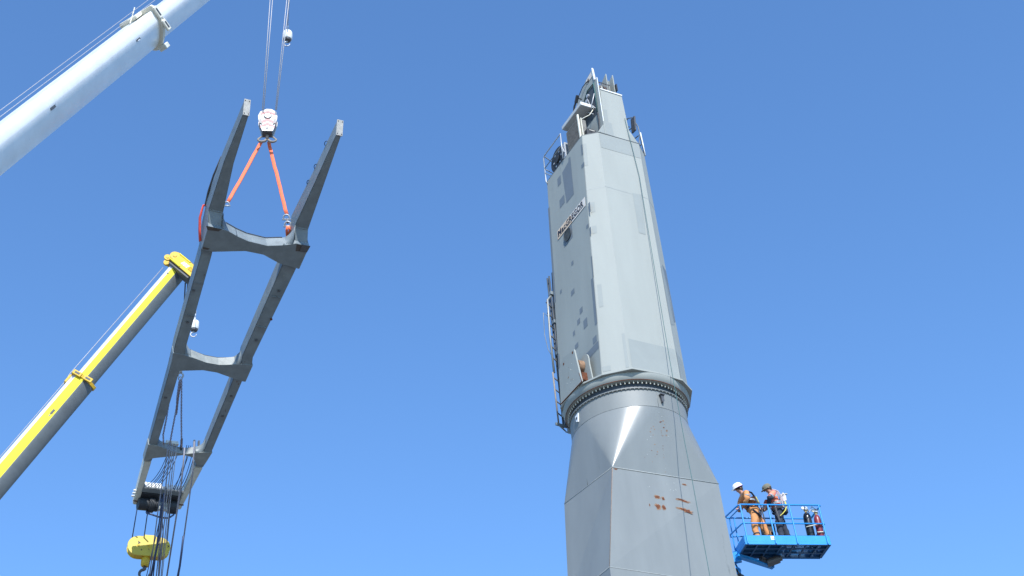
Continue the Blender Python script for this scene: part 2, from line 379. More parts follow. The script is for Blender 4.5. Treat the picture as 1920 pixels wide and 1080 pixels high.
bm = NB(); sheet(bm, [onleft(.600, 24.495, .0170), onleft(-.14, 24.495, .0170), onleft(-.22, 24.66, .0170), onleft(-.16, 24.795, .0170), onleft(.600, 24.795, .0170)]); obj('bleached_area', bm, M['tan_print'], sg)
for s, q0, fit, sz in (('M', .565, .185, .265), ('ac', .36, .235, .255), ('GREGOR', .105, .97, .265)):
    text_part(s, sz, onleft(q0, 24.580, .0205), ax, az, n0, M['dark'], sg, 'lettering', fit, .007)
bm = NB(); prism(bm, [onleft(.56, 24.545, .0185), onleft(-.87, 24.545, .0185), onleft(-.87, 24.562, .0185), onleft(.56, 24.562, .0185)], n0*.002); obj('underline', bm, M['dark'], sg)
# --- round vent with slats
vc = onleft(.05, 24.255, .011)
bm = NB(); MV = Matrix((ax, az, n0)).transposed().to_4x4(); MV.translation = vc
lathe(bm, [(.185, 0), (.195, 0), (.195, .03), (.18, .03), (.18, .004), (.0001, .004)], 36, M4=MV, cap=False); vent = cpart('round_vent', bm, M['slate'])
for i in range(9):
    y = -.155+i*.0385; L = math.sqrt(max(0, .178**2-y*y))
    bm = NB(); obox(bm, MV @ Vector((-L, y, .018)), MV @ Vector((L, y, .018)), (az+n0*.5), .004, .013); obj('slat', bm, M['wood'], vent)
# --- jib foot bracket: two plates and the pin between them
bm = NB(); prism(bm, [(-1.56, -.42, 20.02), (-1.56, .12, 20.13), (-1.56, .40, 19.9), (-1.56, .50, 18.96), (-1.56, -.59, 18.96)], (-.045, 0, 0), .004)
brk = cpart('bracket_plate', bm, M['house_dk'])
bm = NB(); tube(bm, [(-1.604, -.34, 19.97), (-1.608, -.34, 19.97)], .035, 12); obj('rust_spot', bm, M['rust'], brk)
bm = NB(); tube(bm, [(-1.604, .14, 19.93), (-1.608, .14, 19.93)], .035, 12); obj('rust_spot', bm, M['rust'], brk)
for i in range(12):
    q, h = random.uniform(-.25, .15), random.uniform(19.2, 19.8); s = random.uniform(.008, .018)
    bm = NB(); sheet(bm, [(-1.6085, q-s, h-s), (-1.6085, q+s*.6, h-s), (-1.6085, q+s, h+s*.7), (-1.6085, q-s*.4, h+s)]); obj('paint_chip', bm, M['cream'] if i % 2 else M['rust_edge'], brk)
arch = [(-1.36, -.78+.02, 18.96), (-1.36, -.70, 19.45)] + [(-1.36, -.50-.20*math.cos(t), 19.62+.22*math.sin(t)) for t in [i*math.pi/8 for i in range(9)]] + [(-1.36, -.25, 19.3), (-1.36, -.20, 18.96)]
bm = NB(); prism(bm, arch, (-.035, 0, 0)); cpart('arched_plate', bm, M['house'])
bm = NB(); tube(bm, [(-1.40, -.36, 19.55), (-1.55, -.36, 19.55)], .17, 20); tube(bm, [(-1.30, -.36, 19.55), (-1.55, -.36, 19.55)], .05, 10); cpart('pivot_pin', bm, M['rust_edge'], smooth=True, sharp=40)
bm = NB(); box(bm, -1.55, -1.40, -.56, -.26, 19.05, 19.27); cpart('rusty_block', bm, M['rust'])
bm = NB(); tube(bm, [(-1.605, -.60, 18.95), (-1.605, .50, 18.95)], .012, 5); tube(bm, [(-1.605, -.60, 18.95), (-1.605, -.52, 19.25)], .008, 5); cpart('rust_line', bm, M['rust'])
# --- rust patches and chips on the pedestal front
PN = Vector((-.0565, -.9963, .0646)); PD = 2.23376
def onped(x, z, off=.003): return Vector((x, (-.0565*x+.0646*z-PD)/.9963, z)) + PN*off
def blob(x, z, rx, rz, mat, off, n=34, jag=.42, skew=0):
    bm = NB(); pts = []
    for i in range(n):
        a = 2*math.pi*i/n; r = 1+random.uniform(-jag, jag*.6)
        pts.append(onped(x+rx*r*math.cos(a), z+rz*r*math.sin(a)+skew*math.cos(a), off))
    c = bm.verts.new(onped(x, z, off)); vs = [bm.verts.new(p) for p in pts]
    for i in range(n): bm.faces.new((c, vs[i], vs[(i+1) % n]))
    cpart('rust_patch', bm, M[mat])
for x, z, rx, rz, sk in [(-.35, 15.655, .075, .045, .0), (-.195, 15.63, .038, .05, 0), (-.38, 15.39, .065, .075, 0), (-.228, 15.385, .052, .065, 0), (.33, 15.66, .165, .036, -.03), (.34, 15.395, .20, .048, -.035), (.47, 16.12, .055, .022, 0), (-.595, 15.4, .014, .035, 0), (-1.32, 16.26, .05, .018, 0)]:
    blob(x, z, rx*1.12, rz*1.16, 'rust_edge', .0030, skew=sk); blob(x, z, rx*.9, rz*.85, 'rust', .0050, skew=sk)
for i in range(9): blob(random.choice([-.58, -.48, .17, .02])+random.uniform(-.04, .04), random.uniform(15.85, 16.12), .012, .018, 'seam', .003, 7)
# chips on the cone's flat front triangle
A, B, Cc = Vector(P16[0]), Vector(P16[1]), cp(ang[0]); tn = (B-A).cross(Cc-A).normalized()
for i in range(46):
    if i < 18: u = .50+random.uniform(-.004, .004); v = random.uniform(.02, .93); s = random.uniform(.006, .013)
    elif i < 34: u = random.uniform(.22, .42); v = random.uniform(.15, .75); s = random.uniform(.007, .018)
    else: u = random.uniform(.48, .70); v = random.uniform(.55, .92); s = random.uniform(.010, .024)
    p = A.lerp(B, u*(1-v)+.5*v+(0 if i < 18 else 0)); p = p + (Cc-A.lerp(B, .5))*v
    if abs(p.x-(A.x+B.x)/2) > (B.x-A.x)/2*(1-v): continue
    e = (B-A).normalized(); g = tn.cross(e); bm = NB(); pts = []
    for j in range(7):
        a = 2*math.pi*j/7; r = s*random.uniform(.5, 1.3); pts.append(p+tn*.003+e*math.cos(a)*r*random.uniform(.6, 2)+g*math.sin(a)*r)
    sheet(bm, pts); cpart('paint_chip', bm, M[random.choice(['seam', 'rust_edge', 'rust', 'seam', 'rust_edge'])])
# --- narrow tower head above the roof
fr = [(-.51, 27.031), (.81, 27.031), (.545, 27.48), (.50, 28.816), (-.225, 28.816), (-.257, 27.48)]
bm = NB(); prism(bm, [(x, -1.355, z) for x, z in fr], (0, 1.9, 0), .006); cpart('tower_head', bm, M['house'])
seam([(-.54, -1.372, 27.02), (.84, -1.383, 27.02)], .006, 'seam')
bm = NB(); sheet(bm, [(-.22, -1.359, 28.02), (-.105, -1.359, 28.03), (-.126, -1.359, 27.54), (-.02, -1.359, 27.53), (-.0, -1.359, 27.05), (-.48, -1.359, 27.05), (-.252, -1.359, 27.48)]); cpart('paint_patch', bm, M['patch_soft'])
bm = NB(); sheet(bm, [(.62, -1.359, 27.3), (.79, -1.359, 27.06), (.50, -1.359, 27.06), (.48, -1.359, 27.3)]); cpart('paint_patch', bm, M['patch_soft'])
# tall side plate with its spike, frame of the opening and cables
sp = [(-1.37, 27.04), (-1.385, 29.23), (-1.30, 29.25), (-1.265, 29.72), (-.80, 29.62), (-.25, 29.30), (.15, 28.75), (.50, 27.9), (.56, 27.04)]
bm = NB(); prism(bm, [(-.300, q, h) for q, h in sp], (.036, 0, 0), .004); side = cpart('side_plate', bm, M['house'])
bm = NB(); prism(bm, [(-.335, -1.31, 29.22), (-.335, -1.27, 29.72), (-.335, -1.24, 29.72), (-.335, -1.27, 29.22)], (.045, 0, 0)); cpart('lit_spike_edge', bm, M['white'])  # white strip paints the lit edge of the spike
bm = NB(); prism(bm, [(-.303, -1.38, 27.5), (-.303, -1.395, 29.23), (-.303, -1.38, 29.25), (-.303, -1.365, 27.5)], (.020, 0, 0)); cpart('lit_edge_bar', bm, M['white'])  # thin white strip paints the plate's bright, lit edge
bm = NB(); prism(bm, [(-.3035, -1.20, 28.0), (-.3035, -1.23, 29.10), (-.3035, -.86, 29.14), (-.3035, -.55, 28.85), (-.3035, -.45, 28.0)], (-.002, 0, 0)); cpart('opening', bm, M['slate'])
bm = NB(); tube(bm, [(-.32, -1.18, 28.0), (-.33, -1.24, 28.6), (-.32, -1.22, 29.14), (-.32, -.86, 29.17), (-.32, -.55, 28.88)], .018, 6); cpart('green_hose', bm, M['tag2'], smooth=True)
bm = NB(); tube(bm, [(-.36, -.86, 28.95), (-.30, -.86, 28.95)], .055, 12); tube(bm, [(-.36, -.76, 28.8), (-.30, -.76, 28.8)], .075, 12); cpart('lamp_pair', bm, M['zinc'], smooth=True, sharp=40)
for a, b in [((-.33, -1.15, 28.2), (-.33, -.80, 28.95)), ((-.33, -1.0, 28.1), (-.33, -.65, 28.7)), ((-.33, -1.2, 28.75), (-.33, -.9, 28.2))]:
    bm = NB(); tube(bm, [a, Vector(a).lerp(Vector(b), .5)+Vector((-.03, .04, -.05)), b], .014, 6); cpart('cable', bm, M['zinc'], smooth=True)
# number sign
bm = NB(); prism(bm, [(-.3045, -.86, 29.60), (-.3045, -1.23, 29.66), (-.3045, -1.23, 29.47), (-.3045, -.86, 29.43)], (-.006, 0, 0)); ns = cpart('number_sign', bm, M['signw'])
text_part('J', .15, (-.312, -.92, 29.46), Vector((0, -1, 0)), Vector((0, 0, 1)), Vector((-1, 0, 0)), M['dark'], ns, 'lettering', .07, .006)
bm = NB(); prism(bm, [(-.3115, -.875, 29.46), (-.3115, -.905, 29.46), (-.3115, -.905, 29.50), (-.3115, -.875, 29.50)], (-.001, 0, 0)); obj('mark', bm, M['dark'], ns)
# top machinery: sheave plates, rusty sheaves, frame bars
for x0, z1, y1 in ((.17, 29.36, -.35), (.40, 29.40, -.3)):
    bm = NB(); prism(bm, [(x0, -1.20, 28.82), (x0, -1.20, z1+.38), (x0, y1-.3, z1+.1), (x0, y1, 28.82)], (.032, 0, 0), .003); cpart('sheave_plate', bm, M['house'])
bm = NB(); prism(bm, [(.285, -1.12, 28.82), (.285, -1.12, 29.58), (.285, -.7, 29.4), (.285, -.4, 28.82)], (.02, 0, 0)); cpart('sheave_plate', bm, M['house'])
for x0, m in ((-.20, 'rust'), (-.10, 'cream'), (.0, 'rust'), (.08, 'grille')):
    bm = NB(); tube(bm, [(x0, -1.0, 28.98), (x0+.045, -1.0, 28.98)], .27, 28); cpart('sheave', bm, M[m], smooth=True, sharp=40)
for i in range(6):
    x = -.22+i*.066; bm = NB(); tube(bm, [(x, -1.33, 28.82), (x, -1.31, 29.14)], .009, 6); cpart('guard_bar', bm, M['steel'])
bm = NB(); tube(bm, [(-.24, -1.31, 29.15), (.17, -1.31, 29.15)], .016, 6); tube(bm, [(-.24, -.5, 29.15), (.17, -.5, 29.15)], .016, 6); cpart('guard_rail', bm, M['steel'])
bm = NB(); box(bm, -.225, .50, -1.376, -1.35, 28.80, 28.84); cpart('head_flange', bm, M['white'])
for i in range(9):
    bm = NB(); lathe(bm, [(.014, 0), (.014, .02)], 6, c=(-.19+i*.083, -1.365, 28.841)); cpart('flange_bolt', bm, M['slate'])
bm = NB(); box(bm, .42, .46, -1.28, -1.12, 29.1, 29.35); cpart('small_lamp', bm, M['black'])
# flood lamp hanging out on the shaded side
bm = NB(); obox(bm, (-.50, -.60, 29.16), (-.50, -.46, 28.98), (1, 0, 0), .07, .09, .01); tube(bm, [(-.50, -.52, 29.05), (-.52, -.38, 28.90), (-.50, -.30, 28.80)], .030, 6); tube(bm, [(-.34, -.55, 29.1), (-.52, -.55, 29.1)], .02, 6); cpart('flood_lamp', bm, M['black'])
bm = NB(); tube(bm, [(-.31, -1.0, 29.5), (-.36, -.7, 29.45), (-.42, -.3, 29.1), (-.42, -.1, 28.8)], .012, 5); cpart('cable', bm, M['black'])
# canopy over the winch
bm = NB(); box(bm, -.70, -.305, -.97, .16, 28.37, 28.50, .012); cpart('canopy', bm, M['canopy'])
bm = NB(); box(bm, -.695, -.31, -.978, -.971, 28.38, 28.49); cpart('canopy_lit_edge', bm, M['white'])  # white strip paints the sunlit front edge of the canopy
bm = NB(); tube(bm, [(-.31, -1.02, 28.30), (-.45, -.98, 28.05), (-.66, -.85, 27.92), (-.74, -.75, 27.93)], .014, 6); cpart('rope_guard', bm, M['cream'], smooth=True)
bm = NB(); box(bm, -.24-.07, -.24-.05, -1.02, -.98, 28.30, 28.44); cpart('hinge', bm, M['zinc'])
# radiator housing
bm = NB(); box(bm, -.83, -.56, -.90, -.22, 27.031, 27.86, .01); cpart('radiator_box', bm, M['grille'])
bm0 = None
for i in range(15):
    z = 27.10+i*.05
    bm = NB(); box(bm, -.845, -.83, -.86, -.26, z, z+.024)
    cpart('slat', bm, M['wood'])
bm = NB(); box(bm, -.86, -.815, -.965, -.905, 27.04, 27.95, .006); box(bm, -.76, -.735, -.965, -.905, 27.04, 27.85, .006); cpart('radiator_frame', bm, M['cream'])
bm = NB(); box(bm, -.66, -.35, -1.06, -.66, 27.12, 27.42, .03); tube(bm, [(-.42, -1.08, 27.2), (-.42, -.8, 27.2)], .13, 16); cpart('hydraulic_motor', bm, M['black'])
bm = NB(); box(bm, -.60, -.42, -1.075, -1.06, 27.32, 27.35); cpart('motor_label', bm, M['plate'])
bm = NB(); tube(bm, [(-.36, -1.05, 27.2), (-.30, -1.15, 27.4), (-.31, -1.2, 27.7), (-.31, -1.18, 28.0)], .03, 8); cpart('hose', bm, M['black'], smooth=True)
# winch drum behind the railing
bm = NB(); tube(bm, [(-.80, .42, 27.42), (-.62, .42, 27.42)], .40, 32); tube(bm, [(-.84, .42, 27.42), (-.80, .42, 27.42)], .12, 16); cpart('winch_drum', bm, M['black'], smooth=True, sharp=40)
for i in range(6):
    a = i*math.pi/3; bm = NB(); tube(bm, [(-.815, .42+.22*math.cos(a), 27.42+.22*math.sin(a)), (-.80, .42+.22*math.cos(a), 27.42+.22*math.sin(a))], .03, 8); cpart('winch_bolt', bm, M['zinc'])
bm = NB(); box(bm, -.80, -.6, -.02, .12, 27.04, 27.72, .01); tube(bm, [(-.84, -.02, 27.3), (-.84, .08, 27.62)], .02, 6); cpart('valve_block', bm, M['zinc'])
# railings
def rail(name, segs, r, mat):
    bm = NB()
    for s in segs: tube(bm, s, r, 7)
    return cpart(name, bm, M[mat], smooth=True)
rail('railing', [[(-.93, -.05, 27.0), (-.93, -.08, 27.93), (-.93, .88, 27.93), (-.93, .97, 27.86), (-.93, .985, 26.98), (-.9, .97, 26.9)]], .019, 'zinc')
rail('mid_rail', [[(-.93, -.06, 27.48), (-.93, .97, 27.48)]], .014, 'jib')
rail('mid_rail', [[(-.93, .97, 27.3), (-.90, .75, 27.03)], [(-.93, .97, 27.45), (-.6, 1.05, 27.45), (-.2, 1.05, 27.45)]], .014, 'jib')
rail('railing', [[(-.93, .93, 27.92), (-.5, 1.1, 27.92), (.3, 1.1, 27.92)]], .016, 'jib')
# right-hand platform with railing and lamp
for s in ([(1.2, -.40, 29.0), (1.2, -.75, 28.75), (1.2, -.95, 28.2), (1.2, -1.02, 27.0)], [(.62, -.35, 28.98), (1.25, -.45, 28.95)], [(1.2, -.55, 28.55), (.6, -.45, 28.5)], [(1.2, -.85, 28.35), (1.2, -.4, 28.5)],
          [(1.2, -.9, 27.9), (1.2, -.35, 28.05)], [(1.2, -.35, 27.03), (1.2, -.35, 29.0)], [(.8, -.40, 27.03), (.8, -.40, 28.95)], [(1.2, -.97, 27.5), (1.2, -.35, 27.6)], [(1.2, -.9, 27.2), (1.2, -.55, 27.9)], [(1.2, -.6, 27.1), (1.2, -.95, 27.8)]):
    rail('railing', [s], .017, 'boomgrey')
bm = NB(); obox(bm, (1.14, -.86, 28.62), (1.14, -.80, 28.12), (1, 0, 0), .20, .05, .004); cpart('flat_lamp', bm, M['steel'])
rail('white_post', [[(1.215, -1.02, 27.02), (1.225, -.97, 27.95)]], .022, 'white')
# --- ladder with cage, on the shaded back corner
def ladder(p0, p1, dx, n, mat='boomgrey', r=.021):
    p0, p1, dx = Vector(p0), Vector(p1), Vector(dx)
    rail('ladder_stile', [[p0, p1]], r, mat); rail('ladder_stile', [[p0+dx, p1+dx]], r, mat)
    for i in range(n):
        a = p0.lerp(p1, (i+.5)/n); rail('rung', [[a, a+dx]], .018, mat)
Y = 1.15
ladder((-1.13, Y, 18.80), (-1.10, Y, 23.6), (0, .10, 0), 12, 'slate', .026)
rail('ladder_post', [[(-.97, Y, 23.75), (-1.02, Y, 22.9), (-1.12, Y, 20.6)]], .042, 'slate')
rail('handrail', [[(-1.0, Y, 23.1), (-1.24, Y, 22.75), (-1.29, Y, 21.5), (-1.29, Y, 20.38)]], .030, 'ped')
rail('handrail', [[(-1.33, Y, 20.38), (-1.33, Y, 18.80)]], .022, 'tan')
for i in range(6): z = 20.75+i*.36; rail('hoop_strut', [[(-1.29, Y, z+.12), (-1.08, Y, z-.06)]], .020, 'slate')
for i in range(4): z = 19.05+i*.36; rail('hoop_strut', [[(-1.33, Y, z+.10), (-1.10, Y, z-.06)]], .018, 'slate')
bm = NB(); tube(bm, [(-1.29, Y, 22.2), (-1.40, Y+.02, 22.3), (-1.42, Y+.05, 21.6), (-1.38, Y+.02, 21.1), (-1.29, Y, 20.9)], .009, 5); cpart('clear_hose', bm, M['ped'], smooth=True)
bm = NB(); obox(bm, (-1.42, Y, 18.80), (-.95, Y, 18.76), (0, 0, 1), .04, .07); obox(bm, (-1.10, Y-.05, 18.62), (-.80, Y+.1, 18.72), (0, 0, 1), .05, .12); cpart('ladder_foot', bm, M['jib'])
for z in (22.95, 22.0, 21.0): bm = NB(); box(bm, -1.15, -.85, Y-.06, Y+.05, z, z+.10); cpart('ladder_bracket', bm, M['jib'])
rail('foot_rung', [[(-1.36, Y, 18.80), (-1.15, Y, 18.64)], [(-1.15, Y, 18.62), (-.75, Y, 18.58)]], .02, 'jib')

# ================================================================== tag lines hanging in front of the tower
def TL(l): return TM @ Vector(l)
def rope_thing(name, pts, r, mat, label, cat, group=None, n=6):
    bm = NB(); tube(bm, pts, r, n); return tag(obj(name, bm, M[mat], smooth=True), label, cat, group)
rope_thing('tag_line', [TL(p) for p in [(.80, -1.0, 28.5), (.62, -1.20, 28.3), (.451, -1.385, 27.84), (.568, -1.435, 25.68), (.526, -1.47, 24.2), (.392, -1.60, 20.307), (.29, -1.73, 18.88), (.074, -2.04, 16.72), (-.079, -2.27, 15.63), (-.472, -2.82, 12.90), (-1.3, -4.0, 7.5), (-2.2, -5.2, 0)]], .0075, 'tag2',
  'thin green tag line hanging down the bright front of the crane tower', 'rope')

# ================================================================== HANGING JIB
JP = Vector((-6.607, 34.382, 33.562+CAMZ)); Jw = Vector((.8639, .5004, .0573)).normalized(); Ja = Vector((-.4566, .826, -.3304)).normalized(); Jn = Jw.cross(Ja).normalized()
JM = Matrix((Jw, Ja, Jn)).transposed().to_4x4(); JM.translation = JP
jib = tag(empty('crane_jib', JM), 'long grey steel crane jib of two arms and three cross beams hanging in the air', 'crane jib')
J = lambda u, v, n=0: JM @ Vector((u, v, n))
def loft(bm, secs, bevel=0):
    rings = [[bm.verts.new(p) for p in s] for s in secs]; n = len(secs[0])
    for a, b in zip(rings, rings[1:]):
        for k in range(n): bm.faces.new((a[k], a[(k+1) % n], b[(k+1) % n], b[k]))
    bm.faces.new(rings[0]); bm.faces.new(rings[-1][::-1])
    bmesh.ops.recalc_face_normals(bm, faces=bm.faces)
# arm sections: v, outer u, inner u, bottom n, top n
def arm(sgn, st, mat='jib', name='arm'):
    secs = []
    for v, uo, ui, nb, nt_, dv in st: secs.append([(uo, v, nb), (ui, v, nb), (ui, v+dv, nt_), (uo, v+dv, nt_)])
    bm = NB(); loft(bm, secs)
    bmesh.ops.bevel(bm, geom=[e for e in bm.edges if len(e.link_faces) == 2 and e.calc_face_angle(0) > .6], offset=.03, segments=2, affect='EDGES')
    return obj(name, bm, M[mat], jib, smooth=True, sharp=28)
armL = [(.30, -1.90+.12, -1.72+.14, .45, .88, -.38), (2.2, -1.86, -1.52, .47, 1.05, -.1), (4.17, -1.82, -1.30, .50, 1.20, 0), (4.55, -1.78, -1.28, .12, 1.12, 0), (5.5, -1.74, -1.32, .12, .95, 0), (5.7, -1.70, -1.32, .02, .66, 0),
        (9.78, -1.50, -1.09, .04, .56, 0), (10.1, -1.47, -1.07, -.02, .55, 0), (10.9, -1.40, -1.03, .0, .52, 0), (14.2, -1.22, -.90, .02, .44, 0), (14.5, -1.21, -.90, 0, .44, 0), (15.28, -1.15, -.89, .0, .42, 0)]
armR = [(.25, 1.60+.1, 1.40+.12, .45, .90, -.38), (2.2, 1.76, 1.42, .47, 1.08, -.1), (4.17, 1.82, 1.30, .50, 1.25, 0), (4.55, 1.86, 1.36, .12, 1.15, 0), (5.5, 1.80, 1.26, .12, .95, 0), (5.7, 1.76, 1.22, .05, .70, 0),
        (9.78, 1.44, 1.03, .05, .62, 0), (10.1, 1.50, 1.08, -.02, .60, 0), (10.9, 1.36, 1.0, .0, .55, 0), (14.2, 1.24, .92, .02, .48, 0), (14.5, 1.22, .90, 0, .46, 0), (15.28, 1.12, .80, .0, .42, 0)]
arm(-1, armL); arm(1, armR)
arm(-1, [(15.285, -1.15, -.89, .0, .42, 0), (17.54, -1.02, -.81, 0, .30, 0)], 'jib_pale', 'tip_arm'); arm(1, [(15.285, 1.12, .80, .0, .42, 0), (17.56, .87, .68, 0, .30, 0)], 'jib_pale', 'tip_arm')
def beam(poly, n0, n1, mat='jib'):
    bm = NB(); prism(bm, [(u, v, n0) for u, v in poly], (0, 0, n1-n0), .010)
    return obj('cross_beam', bm, M[mat], jib)
c1 = beam([(-1.785, 4.50), (-1.11, 4.53), (-.70, 4.68), (-.28, 4.79), (.43, 4.83), (1.0, 4.68), (1.40, 4.51), (1.90, 4.52), (1.85, 5.54), (1.07, 5.46), (.42, 5.23), (-.25, 5.22), (-1.35, 5.50), (-1.745, 5.49)], -.03, .47)
c2 = beam([(-1.50, 10.04), (-1.15, 10.03), (-.87, 10.10), (-.55, 10.19), (-.21, 10.27), (.28, 10.29), (.75, 10.2), (1.12, 10.06), (1.52, 10.05), (1.48, 10.86), (1.30, 10.86), (.31, 10.63), (-.23, 10.62), (-1.37, 10.88)], -.03, .42)
c3 = beam([(-1.24, 14.43), (-.85, 14.43), (-.59, 14.52), (.0, 14.66), (.3, 14.66), (.91, 14.47), (1.25, 14.43), (1.13, 15.10), (.81, 15.13), (.59, 14.80), (.21, 14.74), (-.86, 15.07), (-1.2, 15.28)], -.03, .34, 'jib_mid')
# corner fillets: the beam's upper flange sweeps along the arms, its web leans out to meet the lower flange
def fillet(u_arm, u_mid, v0, v_mid, reach, ntop):
    N = 9; top, low = [], []
    for i in range(N+1):
        t = i/N; a = t*math.pi/2
        q = 1-math.cos(a); top.append((u_arm+(u_mid-u_arm)*q, v0-reach+(v_mid-v0+reach)*math.sin(a)))
        low.append((u_arm+(u_mid-u_arm)*q, v0+(v_mid-v0)*q**.8))
    bm = NB(); T = [bm.verts.new((u, v-.004, ntop)) for u, v in top]; B = [bm.verts.new((u, v-.006, -.024)) for u, v in low]
    bt = bm.verts.new((u_arm, v_mid+.1, ntop)); bb = bm.verts.new((u_arm, v_mid+.1, -.024))
    fs = [bm.faces.new((T[k], T[k+1], B[k+1], B[k])) for k in range(N)]
    for f in fs: f.smooth = True
    fs += [bm.faces.new(T+[bt]), bm.faces.new(B+[bb]), bm.faces.new((T[0], B[0], bb, bt)), bm.faces.new((T[-1], B[-1], bb, bt))]
    bmesh.ops.recalc_face_normals(bm, faces=fs); obj('corner_fillet', bm, M['jib'], jib)
for a in [(-1.29, -.70, 4.53, 4.68, .42, .474), (1.30, .95, 4.55, 4.70, .50, .474), (-1.08, -.50, 10.07, 10.20, .55, .424), (1.06, .60, 10.08, 10.23, .55, .424), (-.90, -.55, 14.47, 14.55, .34, .344), (.91, .60, 14.48, 14.56, .36, .344)]: fillet(*a)
# light running flange along the top edge of each beam's near web, rust and scorched ends
for poly, n in (([(-1.1, 4.515), (-.70, 4.665), (-.28, 4.775), (.43, 4.815), (1.0, 4.665)], .475), ([(-.87, 10.085), (-.55, 10.175), (-.21, 10.255), (.28, 10.275), (.75, 10.185)], .425)):
    bm = NB(); tube(bm, [(u, v, n) for u, v in poly], .018, 5); obj('edge_strip', bm, M['steel'], jib)
for u, v, a, b in ((-1.55, 4.50, .32, .16), (1.62, 4.53, .20, .30), (-1.60, 5.36, .14, .10)):
    bm = NB(); sheet(bm, [(u-a, v, -.034), (u+a*.8, v+.02, -.034), (u+a*.5, v+b*.8, -.034), (u-a*.7, v+b, -.034)]); obj('scorch_mark', bm, M['rust_edge'] if 0 else paint('scorched_paint', (.075, .06, .05), .7, .3, 6), jib)
bm = NB(); prism(bm, [(1.62, 4.50, -.06), (1.92, 4.50, -.06), (1.88, 4.78, -.06), (1.60, 4.80, -.06)], (0, 0, .03)); obj('pad_plate', bm, M['steel'], jib)
bm = NB(); tube(bm, [(1.55, 7.9, -.01), (1.55, 7.9, .02)], .05, 10); obj('rust_spot', bm, M['rust'], jib)
# pale inner strip on the middle beam, end plates on the heels
bm = NB(); wp = [(-.80, 10.115), (-.55, 10.178), (-.21, 10.258), (.28, 10.278), (.55, 10.225), (.90, 10.13)]
wt = [bm.verts.new((u, v-.008-.04*abs(u), .40)) for u, v in wp]; wb = [bm.verts.new((u, v-.008, -.02)) for u, v in wp]
for k in range(len(wp)-1): bm.faces.new((wt[k], wt[k+1], wb[k+1], wb[k]))
obj('pale_web', bm, M['jib_mid'], jib)
for uo, ui, v in ((-1.79, -1.57, .30), (1.50, 1.73, .25)):
    bm = NB(); prism(bm, [(uo, v-.01, .42), (ui, v-.01, .42), (ui, v-.37, .88), (uo, v-.37, .88)], (0, -.035, -.02), .004); ep_ = obj('end_plate', bm, M['plate'], jib)
    for uu in (uo+.04, ui-.04):
        for s in (.1, .9):
            c = Vector((uu, v-.012-.36*s-.035, .42+.46*s-.02)); d = Vector((0, -.78, -.63)); bm = NB(); tube(bm, [c, c+d*.008], .018, 8); obj('bolt_hole', bm, M['dark'], ep_)
def armc(v):
    for (a, ca), (b, cb) in zip([(5.6, 1.49), (9.8, 1.25), (10.9, 1.19), (14.3, 1.07)], [(9.8, 1.25), (10.9, 1.19), (14.3, 1.07), (15.3, 1.0)]):
        if a <= v <= b: return ca+(cb-ca)*(v-a)/(b-a)
    return 1.1
for u, v, n in [(-1.52, 7.2, .0), (1.44, 6.6, .0), (1.30, 8.9, .0), (-1.36, 8.6, .0), (-1.20, 12.1, .0), (1.12, 12.6, .0), (1.16, 11.6, .0)]:
    bm = NB(); box(bm, u-.05, u+.05, v, v+.06, n-.02, n+.03, .005); obj('pipe_clip', bm, M['steel'], jib)
for v in (6.9, 8.3, 11.9, 13.2):
    hw = .20-.006*(v-5.7)
    for sg_ in (-1, 1):
        uo = sg_*armc(v)-hw; bm = NB(); box(bm, uo+.03, uo+2*hw-.03, v, v+.012, .0, .10); obj('weld_seam', bm, M['jib'], jib)
for k in range(26):
    v = random.uniform(5.8, 14.2); t_ = (v-5.7)/9.6; sg_ = random.choice((-1, 1)); u = sg_*(armc(v)+random.uniform(-.09, .09)); r_ = random.uniform(.010, .024)
    nb_ = .02+(.012 if sg_ > 0 and v < 9.8 else 0)*0; bm = NB(); sheet(bm, [(u+r_*random.uniform(.5, 1.3)*math.cos(a), v+2*r_*random.uniform(.5, 1.3)*math.sin(a), nb_-.03) for a in [q*.9 for q in range(7)]]); obj('scuff', bm, M[random.choice(['rust', 'jib_mid', 'jib_mid'])], jib)
# small loops on the outside of the right arm's heel
for v in (.9, 1.9, 2.6):
    bm = NB(); tube(bm, torus_pts((1.53-.04*v, v, .90+.06*v), (0, 1, 0), (-.7, 0, .5), .10, 12, 0, math.pi), .014, 5); obj('cable_loop', bm, M['black'], jib)
bm = NB(); tube(bm, [(-1.80, 2.4, 1.2), (-1.84, 3.2, 1.25), (-1.86, 3.8, 1.15), (-1.80, 4.4, 1.18)], .035, 6); obj('cable_bundle', bm, M['steel'], jib, smooth=True)
# tip: dark sheave block, clamp row, hanging boxes
bm = NB(); box(bm, -.80, .66, 16.88, 17.50, .0, .30, .01); obj('sheave_block', bm, M['black'], jib)
bm = NB(); box(bm, -.88, .70, 16.62, 16.86, .02, .22, .01); obj('tip_beam', bm, M['jib'], jib)
for i in range(11):
    u = -.80+i*.145
    if 4 < i < 6: continue
    bm = NB(); box(bm, u, u+.115, 16.56, 16.68, .02, .30, .01); obj('cable_clamp', bm, M['white'], jib)
bm = NB(); tube(bm, [(-.90, 17.3, -.18), (-.14, 17.3, -.18)], .24, 18); tube(bm, [(-.5, 17.3, -.18), (-.3, 17.3, -.18)], .30, 18); obj('tip_sheave', bm, M['black'], jib, smooth=True, sharp=40)
bm = NB(); tube(bm, [(.28, 17.3, -.18), (.60, 17.3, -.18)], .26, 18); obj('tip_sheave', bm, M['black'], jib, smooth=True, sharp=40)
bm = NB(); prism(bm, [(-.12, 17.22, -.45), (.20, 17.22, -.45), (.26, 17.22, .02), (-.02, 17.22, .02)], (0, .05, 0)); obj('rope_guide_plate', bm, M['jib_pale'], jib)
